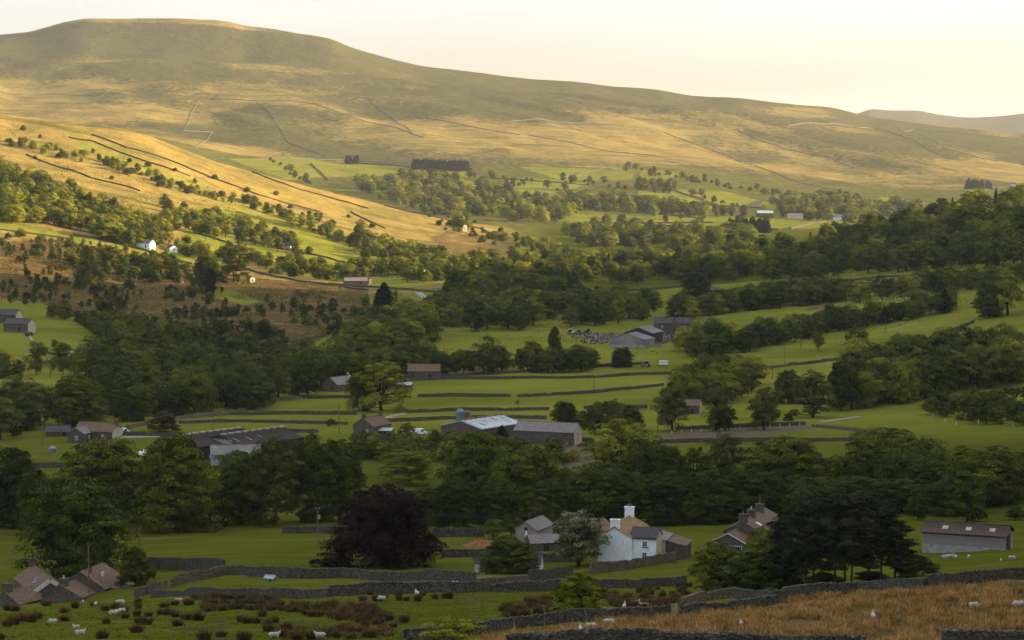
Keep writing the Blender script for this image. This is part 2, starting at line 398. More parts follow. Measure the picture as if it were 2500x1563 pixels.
# ----------------------------------------------------------------- haze
def m_haze(nt):
    o = nt.nodes.new('ShaderNodeOutputMaterial'); v = nt.nodes.new('ShaderNodeVolumePrincipled')
    v.inputs['Color'].default_value = (.95, .93, .90, 1); v.inputs['Density'].default_value = HAZE
    v.inputs['Anisotropy'].default_value = .25
    nt.links.new(v.outputs['Volume'], o.inputs['Volume'])
HAZE = 2.6e-5
bmh = bmesh.new(); bmesh.ops.create_cube(bmh, size=1.0)
lo = vs.min(0) - 1.0; hi = vs.max(0) + 5.0; lo[0] -= 50; hi[0] += 50; lo[1] -= 50; hi[1] += 50
for v in bmh.verts: v.co = Vector([lo[i] if v.co[i] < 0 else hi[i] for i in range(3)])
hm = bpy.data.meshes.new('haze'); bmh.to_mesh(hm); bmh.free(); hm.materials.append(mat('haze', m_haze))
hz = bpy.data.objects.new('haze', hm); COL.objects.link(hz); hz['kind'] = 'stuff'
# ================================================================= object helpers
def tag(o, label=None, cat=None, group=None, kind=None):
    if label: o['label'] = label
    if cat: o['category'] = cat
    if group: o['group'] = group
    if kind: o['kind'] = kind
    return o
def empty(name, loc, rz=0.0, sc=1.0):
    o = bpy.data.objects.new(name, None); o.location = loc; o.rotation_euler = (0, 0, rz)
    o.scale = (sc, sc, sc) if not isinstance(sc, tuple) else sc
    o.empty_display_size = .5
    COL.objects.link(o); return o
def link(name, me, parent=None):
    o = bpy.data.objects.new(name, me); COL.objects.link(o)
    if parent is not None: o.parent = parent
    return o
class MB:
    """collects faces; build() links them as one mesh object"""
    def __init__(s): s.v = []; s.f = []; s.m = []
    def face(s, pts, m=0):
        i = len(s.v); s.v.extend([tuple(p) for p in pts]); s.f.append(tuple(range(i, i + len(pts)))); s.m.append(m)
    def hexa(s, p, m=0):
        """p: 8 corners, bottom four counter-clockwise then top four"""
        i = len(s.v); s.v.extend([tuple(q) for q in p])
        for q in ((0, 3, 2, 1), (4, 5, 6, 7), (0, 1, 5, 4), (1, 2, 6, 5), (2, 3, 7, 6), (3, 0, 4, 7)):
            s.f.append(tuple(i + k for k in q)); s.m.append(m)
    def box(s, c, d, m=0, rz=0.0, rx=0.0, ry=0.0):
        x, y, z = d[0] / 2, d[1] / 2, d[2] / 2
        M = Matrix.Translation(c) @ Matrix.Rotation(rz, 4, 'Z') @ Matrix.Rotation(ry, 4, 'Y') @ Matrix.Rotation(rx, 4, 'X')
        s.hexa([M @ Vector(q) for q in ((-x, -y, -z), (x, -y, -z), (x, y, -z), (-x, y, -z), (-x, -y, z), (x, -y, z), (x, y, z), (-x, y, z))], m)
    def tube(s, pts, rad, n=6, m=0, cap=True):
        pts = [Vector(p) for p in pts]; i0 = len(s.v)
        for k, p in enumerate(pts):
            t = (pts[min(k + 1, len(pts) - 1)] - pts[max(k - 1, 0)]).normalized()
            a = t.orthogonal().normalized() if k == 0 else (a - t * a.dot(t)).normalized()
            b = t.cross(a); r = rad[k] if hasattr(rad, '__len__') else rad
            for j in range(n):
                q = 2 * math.pi * j / n
                s.v.append(tuple(p + (a * math.cos(q) + b * math.sin(q)) * r))
        for k in range(len(pts) - 1):
            for j in range(n):
                s.f.append((i0 + k*n + j, i0 + k*n + (j+1) % n, i0 + (k+1)*n + (j+1) % n, i0 + (k+1)*n + j)); s.m.append(m)
        if cap:
            s.f.append(tuple(i0 + j for j in range(n))[::-1]); s.m.append(m)
            s.f.append(tuple(i0 + (len(pts)-1)*n + j for j in range(n))); s.m.append(m)
    def mesh(s, name, mats, smooth=False):
        me = bpy.data.meshes.new(name); me.from_pydata(s.v, [], s.f)
        for m in (mats if isinstance(mats, (list, tuple)) else [mats]): me.materials.append(m)
        me.polygons.foreach_set('material_index', s.m)
        if smooth: me.polygons.foreach_set('use_smooth', [True] * len(s.f))
        me.update(); return me
    def build(s, name, mats, parent=None, smooth=False): return link(name, s.mesh(name, mats, smooth), parent)
# ================================================================= foliage
def leaf_mat(name, cols, trans=.08, rough=.7):
    def b(nt):
        g = G(nt); r = g.rnd(); o = g.obj()
        n = g.noise(.55, 3, o); n2 = g.noise(3.0, 2, o)
        c = g.ramp(n, [(.30, cols[0]), (.52, cols[1]), (.72, cols[2])])
        c = g.mix(.55, c, g.mix(1.0, c, g.ramp(r, [(0, (.50, .56, .5)), (.35, (.9, 1.0, .85)), (.7, (1.35, 1.32, .9)), (1, (1.75, 1.62, 1.0))]), 'MULTIPLY'))
        c = g.mix(.35, c, g.mix(1.0, c, g.ramp(n2, [(.3, (.55, .55, .55)), (.7, (1.35, 1.35, 1.2))]), 'MULTIPLY'))
        p = g.princ(c, rough, None, .04)
        t = g.n('ShaderNodeBsdfTranslucent'); g.l(c, t.inputs['Color'])
        m = g.n('ShaderNodeMixShader'); m.inputs[0].default_value = trans; g.l(p, m.inputs[1]); g.l(t.outputs[0], m.inputs[2]); g.out(m.outputs[0])
    return mat(name, b)
LF = {
 'dark': leaf_mat('leaf_dark', [(.018, .027, .004), (.044, .058, .007), (.086, .098, .010)]),
 'mid': leaf_mat('leaf_mid', [(.036, .046, .006), (.078, .088, .009), (.130, .132, .013)]),
 'yellow': leaf_mat('leaf_yellow', [(.105, .116, .011), (.185, .186, .017), (.245, .222, .025)]),
 'olive': leaf_mat('leaf_olive', [(.056, .058, .010), (.096, .098, .015), (.132, .126, .020)]),
 'russet': leaf_mat('leaf_russet', [(.075, .052, .020), (.115, .080, .030), (.14, .105, .038)]),
 'copper': leaf_mat('leaf_copper', [(.010, .0045, .004), (.021, .008, .007), (.046, .016, .013)], .15),
 'spruce': leaf_mat('leaf_spruce', [(.014, .024, .010), (.024, .036, .014), (.036, .050, .018)], .08),
 'pine': leaf_mat('leaf_pine', [(.013, .018, .007), (.022, .026, .010), (.044, .040, .015)], .08),
 'blossom': leaf_mat('leaf_blossom', [(.16, .155, .11), (.24, .23, .17), (.32, .30, .23)], .2),
}
def m_bark(nt):
    g = G(nt); o = g.obj(); n = g.noise(2.2, 5, g.mapping(o, (1, 1, .25)))
    g.out(g.princ(g.ramp(n, [(.3, (.030, .024, .017)), (.6, (.062, .050, .036)), (.8, (.095, .085, .062))]), 1.0, g.bump(n, .6, .1), 0.0))
BARK = mat('bark', m_bark)
def quads(C, Nn, size, rng, name, mats, mi=None, bend=.25):
    """leaf sprays: one four-cornered face at each centre, turned towards its normal"""
    n = len(C)
    Nn = Nn / np.maximum(np.linalg.norm(Nn, axis=1, keepdims=True), 1e-6)
    r = rng.normal(size=(n, 3)); a = np.cross(Nn, r); a /= np.maximum(np.linalg.norm(a, axis=1, keepdims=True), 1e-6)
    b = np.cross(Nn, a)
    s = size * rng.uniform(.55, 1.3, (n, 1)); w = s * rng.uniform(.45, .8, (n, 1))
    v = np.empty((n, 4, 3), np.float32)
    v[:, 0] = C - a * s * .5; v[:, 1] = C + b * w * .5 + Nn * s * bend * .5; v[:, 2] = C + a * s * .5 - Nn * s * bend * .3; v[:, 3] = C - b * w * .5
    me = bpy.data.meshes.new(name); fill(me, v.reshape(-1, 3), np.arange(n * 4).reshape(n, 4))
    for m in mats: me.materials.append(m)
    if mi is not None: me.polygons.foreach_set('material_index', mi.astype(np.int32))
    return me
def sph(rng, n, zmin=-1.0):
    z = rng.uniform(zmin, 1, n); t = rng.uniform(0, 2 * math.pi, n); s = np.sqrt(1 - z * z)
    return np.stack([s * np.cos(t), s * np.sin(t), z], 1)
def broadleaf(seed, H=14.0, Wd=12.0, base=.22, nl=20, leaves=9000, leaf=.5, lobe=.20, sub=20, gap=.0, trunk=True, top=1.0, skirt=0.0, flower=0.0, key='mid', thin=1.0, squash=.8, flat=.68, jit=.26):
    rng = np.random.default_rng(seed)
    zb = H * base
    ch = (H - zb) / 2; cz = zb + ch
    lobes = []
    pb = .80 + skirt
    for k in range(nl):
        t = ((k + .5) / nl) ** (.85 if skirt < .33 else 1.25)
        P = math.sqrt(max(0.0, 1 - ((t - .36) / .70) ** 2)) if t > .36 else 1 - (1 - pb) * ((.36 - t) / .36) ** 2
        r = lobe * Wd * rng.uniform(.78, 1.28)
        rad = max(0.0, Wd / 2 * P * rng.uniform(.72, 1.06) - r * .62)
        if k % 4 == 3: rad *= rng.uniform(.2, .7)
        an = k * 2.39996 + rng.uniform(-.5, .5)
        z = zb + r * squash * .75 + t * (H - zb - r * squash * 1.75) + rng.uniform(-.03, .03) * H
        lobes.append((np.array([rad * math.cos(an), rad * math.sin(an), z]), r))
    C, Nn = [], []
    tot = sum(r * r for _, r in lobes)
    subs = []
    for c, r in lobes:
        d = sph(rng, sub, -.65)
        d = d[:max(6, int(sub * .62))]; keep = rng.uniform(size=len(d)) > gap
        for q in d[keep]:
            p = c + q * r * np.array([1, 1, squash]) * rng.uniform(.78, 1.08)
            deep = any(np.linalg.norm((p - e) / np.array([1, 1, squash])) < .70 * s for e, s in lobes if s is not r)
            if not deep: subs.append((p, q, r))
    n1 = max(8, int(leaves / max(len(subs), 1)))
    for p, q, r in subs:
        rs = r * rng.uniform(.36, .58)
        d = sph(rng, n1, -.25); d = d + q * .35; d /= np.linalg.norm(d, axis=1, keepdims=True)
        rad = rs * (1 - .45 * rng.uniform(size=(n1, 1)) ** 2)
        C.append(p + d * rad * np.array([1.2, 1.2, flat])); Nn.append(d * .45 + q * .9 + rng.normal(size=(n1, 3)) * jit)
    ni = int(leaves * .16 / max(len(lobes), 1))
    for c, r in lobes:      # foliage deeper in the crown
        d = sph(rng, ni); C.append(c + d * r * rng.uniform(.1, .72, (ni, 1))); Nn.append(d + rng.normal(size=(ni, 3)) * .5)
    C = np.concatenate(C); Nn = np.concatenate(Nn)
    if skirt: C[:, 2] = np.maximum(C[:, 2], .15)
    mats = [LF[key]]; mi = None
    if flower:
        mats.append(LF['blossom']); mi = (rng.uniform(size=len(C)) < flower * (.6 + .8 * (C[:, 2] - zb) / (H - zb))) * 1
    crown = quads(C, Nn, leaf, rng, 'crown', mats, mi)
    if not trunk: return crown, None
    mb = MB(); tr = H * .028 * thin
    lean = rng.uniform(-.05, .05, 2) * H
    th = zb + ch * .75
    ctr = [Vector((lean[0] * t * t, lean[1] * t * t, th * t)) for t in np.linspace(0, 1, 6)]
    mb.tube([ctr[0] - Vector((0, 0, .6))] + ctr, [tr * 1.7] + [tr * (1.35 - 1.1 * t) for t in np.linspace(0, 1, 6)], 8)
    for c, r in lobes:
        h0 = rng.uniform(.45, .95); s = Vector((lean[0] * h0 * h0, lean[1] * h0 * h0, th * h0)); s.z = min(s.z, max(c[2] - .5, zb * .7))
        e = Vector(c); m_ = s.lerp(e, .5) + Vector((0, 0, -.06 * (e - s).length))
        w = tr * .42 * rng.uniform(.7, 1.2)
        mb.tube([s, s.lerp(m_, .55), m_, m_.lerp(e, .6), e], [w, w * .85, w * .65, w * .42, w * .2], 5, cap=False)
        for j in range(5 if gap > .15 else 3):
            q = e + Vector(sph(rng, 1, -.3)[0]) * r * .85
            b0 = m_.lerp(e, rng.uniform(.2, .8)); mb.tube([b0, b0.lerp(q, .5) + Vector((0, 0, .1)), q], [w * .32, w * .2, w * .07], 4, cap=False)
    return crown, mb.mesh('trunk', BARK, True)
def conifer(seed, H=15.0, Wd=6.0, leaves=5000, leaf=.55, key='spruce', bare=.08, droop=.35):
    rng = np.random.default_rng(seed)
    C, Nn = [], []
    nb = int(leaves / 45)
    mb = MB(); mb.tube([(0, 0, -.5), (0, 0, H * .5), (0, 0, H * .97)], [H * .016, H * .010, H * .002], 7)
    for k in range(nb):
        t = (k + rng.uniform()) / nb; z = H * (bare + (1 - bare) * t)
        L = Wd / 2 * (1 - t) ** .85 * rng.uniform(.7, 1.12) + .25; a = k * 2.399 + rng.uniform(-.3, .3)
        d = np.array([math.cos(a), math.sin(a), 0])
        u = rng.uniform(.1, 1, 45)[:, None]
        p = np.array([0, 0, z]) + d * L * u + np.array([0, 0, -1]) * droop * L * u * u + rng.normal(size=(45, 3)) * np.array([.14, .14, .10]) * L * (1.1 - u * .6)
        C.append(p); Nn.append(np.array([0, 0, .9]) + d * .5 + rng.normal(size=(45, 3)) * .6)
    return quads(np.concatenate(C), np.concatenate(Nn), leaf, rng, 'crown', [LF[key]]), mb.mesh('trunk', BARK, True)
def bare_tree(seed, H=11.0, leaves=900, key='olive'):
    rng = np.random.default_rng(seed); mb = MB(); C = []
    def grow(p, d, L, r, lev):
        pts = [p]; q = d
        for i in range(4):
            q = (q + Vector(rng.normal(size=3)) * .16 + Vector((0, 0, .05))).normalized(); pts.append(pts[-1] + q * L / 4)
        mb.tube(pts, [r, r * .88, r * .76, r * .66, r * .55], 6 if lev < 2 else 4, cap=False)
        if lev >= 4:
            C.append(np.array(pts[-1])); C.append(np.array(pts[2])); return
        for i in range(3 if lev else 4):
            ax = q.orthogonal(); ax.rotate(Matrix.Rotation(rng.uniform(0, 6.28), 3, q)); nd = q.copy(); nd.rotate(Matrix.Rotation(rng.uniform(.3, .75), 3, ax))
            grow(pts[-1] if i < 2 else pts[3], nd, L * rng.uniform(.62, .82), r * .52, lev + 1)
    grow(Vector((0, 0, -.3)), Vector((0, 0, 1)), H * .30, H * .024, 0)
    C = np.array(C); C = C[rng.integers(0, len(C), leaves)] + rng.normal(size=(leaves, 3)) * .35
    return quads(C, rng.normal(size=(leaves, 3)) + np.array([0, 0, .6]), .38, rng, 'crown', [LF[key]]), mb.mesh('trunk', BARK, True)
# kind -> list of (crown, trunk, height, width)
TK = {}
def addk(k, H, Wd, fn, seeds, **kw):
    TK.setdefault(k, []).extend([(*fn(s, H=H, **({'Wd': Wd} if fn is not bare_tree else {}), **kw), H, Wd) for s in seeds])
addk('sycamore', 18, 18, broadleaf, range(1, 5), base=.0, nl=36, leaves=26000, leaf=.50, lobe=.15, sub=26, key='dark')
addk('ash', 17, 15, broadleaf, range(11, 14), base=.06, nl=30, leaves=15000, leaf=.46, lobe=.13, sub=22, gap=.30, key='yellow')
addk('oak', 12, 12, broadleaf, range(21, 26), base=.02, nl=13, leaves=5600, leaf=.62, lobe=.25, sub=20, key='mid', flat=.85, jit=.14)
addk('alder', 12, 9, broadleaf, range(31, 35), base=.02, nl=13, leaves=5000, leaf=.58, lobe=.25, sub=18, gap=.08, key='mid', flat=.85, jit=.14)
addk('rowan', 12, 11, broadleaf, range(41, 45), base=.08, nl=14, leaves=4200, leaf=.52, lobe=.22, sub=18, gap=.25, key='olive', flat=.85, jit=.14)
addk('bush', 5, 6, broadleaf, range(51, 55), base=.0, nl=14, leaves=4200, leaf=.36, lobe=.21, sub=18, key='mid', skirt=.3)
addk('sapling', 4, 2.6, broadleaf, range(61, 64), base=.04, nl=9, leaves=900, leaf=.40, lobe=.22, sub=10, gap=.1, key='olive')
addk('spruce', 15, 6.5, conifer, range(71, 74), leaves=5500)
addk('pine', 16, 9, broadleaf, range(81, 84), base=.16, nl=26, leaves=13000, leaf=.34, lobe=.15, sub=24, gap=.1, key='pine', squash=.7, thin=.36)
addk('bare', 11, 8, bare_tree, range(91, 94))
addk('beech', 15, 20.5, broadleaf, [101], base=.0, nl=56, leaves=42000, leaf=.42, lobe=.115, sub=26, key='copper', skirt=.35, squash=.75)
addk('hawthorn', 9, 9, broadleaf, [111, 112], base=.04, nl=26, leaves=15000, leaf=.30, lobe=.15, sub=24, gap=.1, key='olive', flower=.34, skirt=.1)
addk('shrub', 8, 9, broadleaf, [121, 122, 123], base=.0, nl=30, leaves=17000, leaf=.30, lobe=.14, sub=24, gap=.08, key='mid', skirt=.25)
NAMES = {'sycamore': ('sycamore_tree', 'tree'), 'ash': ('ash_tree', 'tree'), 'oak': ('oak_tree', 'tree'), 'alder': ('alder_tree', 'tree'), 'rowan': ('rowan_tree', 'tree'),
         'bush': ('bush', 'bush'), 'sapling': ('sapling', 'sapling'), 'spruce': ('spruce_tree', 'conifer'), 'pine': ('pine_tree', 'pine'), 'bare': ('bare_tree', 'tree'),
         'beech': ('copper_beech', 'tree'), 'hawthorn': ('hawthorn_tree', 'hawthorn'), 'shrub': ('shrub', 'shrub')}
NAMES2 = {('rowan', 'yellow'): ('birch_tree', 'tree'), ('rowan', 'mid'): ('hazel_tree', 'tree'), ('oak', 'dark'): ('elm_tree', 'tree'), ('oak', 'olive'): ('maple_tree', 'tree'), ('oak', 'yellow'): ('maple_tree', 'tree'), ('alder', 'dark'): ('holly_tree', 'tree'), ('alder', 'olive'): ('willow_tree', 'tree'), ('bush', 'olive'): ('gorse_bush', 'bush'), ('bush', 'yellow'): ('gorse_bush', 'bush')}
TR = random.Random(7)
USED = []
_tint = {}
def tinted(me, key):
    """the same crown mesh in another leaf colour, shared by every tree that wears it"""
    if key is None or me.materials[0] is LF[key] or me.materials[0].name == LF[key].name: return me
    k = (me.name, key)
    if k not in _tint:
        c = me.copy(); c.materials[0] = LF[key]; _tint[k] = c
    return _tint[k]
def tree(kind, loc, h, w=None, key=None, label='', group=None, var=None):
    """a tree standing at loc, h metres tall and w metres wide"""
    vs_ = TK[kind]; cr, tk, H, Wd = vs_[TR.randrange(len(vs_)) if var is None else var % len(vs_)]
    s = h / H; sx_ = s if w is None else w / Wd
    if kind in ('oak', 'alder', 'sycamore', 'beech', 'ash', 'shrub'): loc = loc - Vector((0, 0, h * .06)); s *= 1.06
    nm, cat = NAMES2.get((kind, key), NAMES[kind])
    root = empty(nm, loc, TR.uniform(0, 6.28), (sx_, sx_, s))
    c = link('crown', tinted(cr, key), root)
    if tk is not None: link('trunk', tk, root)
    tag(root, label, cat, group); USED.append((loc.x, loc.y)); return root
def tree_px(kind, px, py, top, wpx=None, Y=None, **kw):
    """placed by the pixel of its foot (or column and distance); its size follows from its distance"""
    p = hit(px, py) if Y is None else at(px, Y)
    dep = p.y * CP - (p.z - CAMZ) * SP
    foot = proj(p.x, p.y, p.z)[1]
    h = (foot - top) * dep / F
    return tree(kind, p, h, None if wpx is None else wpx * dep / F, **kw)
# ================================================================= single trees
tp = tree_px
tp('sycamore', 190, 1395, 1172, 285, Y=462, key='dark', label='great dark sycamore with cauliflower crown behind the stone cottages', var=0)
tp('shrub', 330, 1440, 1338, 82, Y=436, key='olive', label='rounded grey green willow bush beside the drystone wall by the cottages', var=0)
tp('beech', 932, 1388, 1186, 262, Y=452, label='huge dark purple copper beech with branches sweeping to the grass')
tp('shrub', 1240, 1408, 1312, 140, Y=424, key='mid', label='dense green bush hiding the small shed with dark roof', var=1)
tp('hawthorn', 1412, 1380, 1245, 145, Y=446, label='hawthorn in creamy white blossom beside the white farmhouse', var=0)
tp('shrub', 1412, 1500, 1395, 122, key='yellow', label='yellow green rounded bush alone among the rushes', var=2)
tp('rowan', 1105, 1600, 1506, 130, Y=236, key='yellow', label='low spreading yellow green thorn tree at the bend of the broken wall')
tp('rowan', 1205, 1322, 1266, 60, Y=512, key='mid', label='small thin garden tree by the orange soil heap')
tp('rowan', 1248, 1322, 1258, 62, Y=516, key='mid', label='small airy tree beside the weatherboarded garden gable')
tp('alder', 1325, 1300, 1214, 62, Y=520, key='olive', label='olive brown upright tree behind the low outbuildings')
# dark pines in front of the farmhouse
for i, (px, top, w, Y) in enumerate([(1925, 1248, 120, 352), (1966, 1215, 130, 345), (1985, 1205, 130, 362), (2039, 1192, 150, 343), (2063, 1200, 140, 356), (2078, 1196, 150, 340), (2120, 1205, 140, 358), (2150, 1230, 130, 346), (2185, 1262, 110, 352)]):
    tp('pine', px, 0, top, w, Y=Y, label='black green pine with bare trunk in the dark clump by the wall', group='pines in the dark clump')
tp('shrub', 1750, 1450, 1325, 150, Y=352, key='olive', label='loose olive green shrub at the edge of the pine clump below the bay window', var=0)
tp('shrub', 1838, 1450, 1350, 150, Y=346, key='dark', label='low dark shrub filling the space under the pine clump', var=1)
tp('shrub', 1905, 1450, 1345, 120, Y=350, key='pine', label='low black green shrub among the pine trunks', var=1)
tp('shrub', 2012, 1450, 1398, 95, Y=356, key='pine', label='squat black green shrub between the middle trunks of the pine clump', var=2)
tp('shrub', 2128, 1448, 1396, 90, Y=356, key='pine', label='squat black green shrub behind the bent pine trunk', var=0)
tp('shrub', 2235, 1432, 1356, 110, Y=350, key='dark', label='dark round shrub ending the pine clump beside the sheep pasture', var=2)
tp('shrub', 1857, 1350, 1290, 85, Y=428, key='yellow', label='bright green bush against the roof of the three chimney farmhouse', var=0)
# row of big trees between the houses and the farm
row = [('sycamore', 245, 1262, 1070, 208, 590, 'mid'), ('sycamore', 432, 1300, 1066, 200, 545, 'mid'), ('sycamore', 588, 1275, 1096, 140, 568, 'mid'), ('ash', 672, 1290, 1062, 140, 558, 'olive'),
       ('sycamore', 760, 1275, 1064, 120, 570, 'dark'), ('sycamore', 828, 1278, 1075, 120, 572, 'dark'), ('sycamore', 30, 1290, 1088, 130, 560, 'dark'), ('sycamore', 92, 1300, 1150, 110, 540, 'dark'),
       ('ash', 1000, 1215, 1095, 130, 640, 'yellow'), ('sycamore', 1160, 1270, 1055, 180, 592, 'mid'), ('sycamore', 1272, 1280, 1082, 195, 575, 'mid'), ('ash', 1518, 1230, 1022, 185, 622, 'yellow'),
       ('sycamore', 1592, 1260, 1075, 140, 590, 'mid'), ('sycamore', 1638, 1262, 1092, 80, 585, 'mid'), ('ash', 1700, 1265, 1092, 80, 580, 'mid'), ('ash', 1776, 1262, 1056, 110, 590, 'olive'),
       ('sycamore', 1905, 1265, 1068, 205, 575, 'mid'), ('ash', 2040, 1230, 1112, 85, 600, 'olive'), ('sycamore', 2165, 1215, 1042, 180, 610, 'mid'), ('sycamore', 2270, 1270, 1122, 110, 560, 'dark'),
       ('sycamore', 2400, 1285, 1092, 190, 548, 'mid'), ('sycamore', 2480, 1285, 1105, 150, 560, 'mid'),
       ('sycamore', 1110, 1300, 1165, 110, 540, 'dark'), ('sycamore', 1345, 1290, 1170, 120, 545, 'dark'), ('sycamore', 1450, 1290, 1135, 150, 552, 'dark'), ('sycamore', 1545, 1285, 1150, 140, 550, 'dark'),
       ('sycamore', 1650, 1285, 1160, 140, 548, 'dark'), ('sycamore', 1745, 1285, 1150, 150, 546, 'dark'), ('sycamore', 1830, 1280, 1145, 150, 548, 'dark'), ('sycamore', 1990, 1270, 1165, 150, 545, 'dark'),
       ('sycamore', 2095, 1265, 1160, 150, 545, 'dark'), ('sycamore', 2200, 1262, 1170, 140, 540, 'dark'), ('sycamore', 2320, 1262, 1165, 140, 530, 'dark'), ('sycamore', 510, 1290, 1180, 90, 560, 'dark'),
       ('sycamore', 1040, 1285, 1190, 100, 560, 'dark'), ('sycamore', 1210, 1290, 1180, 110, 545, 'dark'), ('sycamore', 350, 1280, 1170, 90, 575, 'dark'), ('sycamore', 150, 1290, 1165, 100, 555, 'dark')]
RLB = ['massive domed sycamore above the great cauliflower crowned tree', 'tallest full sycamore with trunk showing over the big pasture', 'green sycamore leaning over a forked trunk at the pasture end', 'airy olive ash with visible branches beside the forked sycamore', 'dark twin sycamore next to the airy olive ash', 'dark sycamore with straight trunk just beyond the copper beech', 'dark sycamore at the edge of the pasture by the bale feeder', 'lower dark sycamore below the feeder pasture', 'bright yellow green ash alone in front of the farm hedges', 'broad green sycamore under the pale roofed farm shed', 'broad green sycamore beneath the long stone barn', 'tallest yellow green ash beside the brown yard', 'green domed sycamore next to the tallest yellow ash', 'narrow green sycamore below the bare brown plot', 'slender ash in front of the bare brown plot', 'thin olive ash showing branches above the domed sycamores', 'huge domed sycamore below the bare plot', 'thin open ash with see-through crown by the meadow wall', 'flat topped sycamore against the pale slanting wall', 'dark sycamore filling the foot of the slanting wall', 'wide full sycamore behind the timber shed', 'green sycamore beyond the timber shed gable', 'low dark sycamore just behind the copper beech', 'low dark sycamore above the weatherboarded gable', 'dark sycamore above the flowering hawthorn', 'dark sycamore directly behind the white farmhouse chimney', 'dark sycamore over the white farmhouse outhouse', 'dark sycamore between the two farmhouses', 'dark sycamore over the three chimney roof', 'dark sycamore behind the tops of the pine clump', 'dark sycamore showing over the middle of the pine clump', 'dark sycamore between pine clump and timber shed', 'dark sycamore close behind the brown shed roof', 'low dark sycamore between the two tallest belt trunks', 'low dark sycamore touching the copper beech crown', 'low dark sycamore behind the little garden trees', 'low dark sycamore filling the gap by the tallest sycamore', 'low dark sycamore behind the great cauliflower crowned tree']
for i, (k, px, py, top, w, Y, key) in enumerate(row):
    tp(k, px, py, top, w * 1.12, Y=Y, key=key, label=RLB[i], group='trees of the belt between the houses and the farm', var=i)
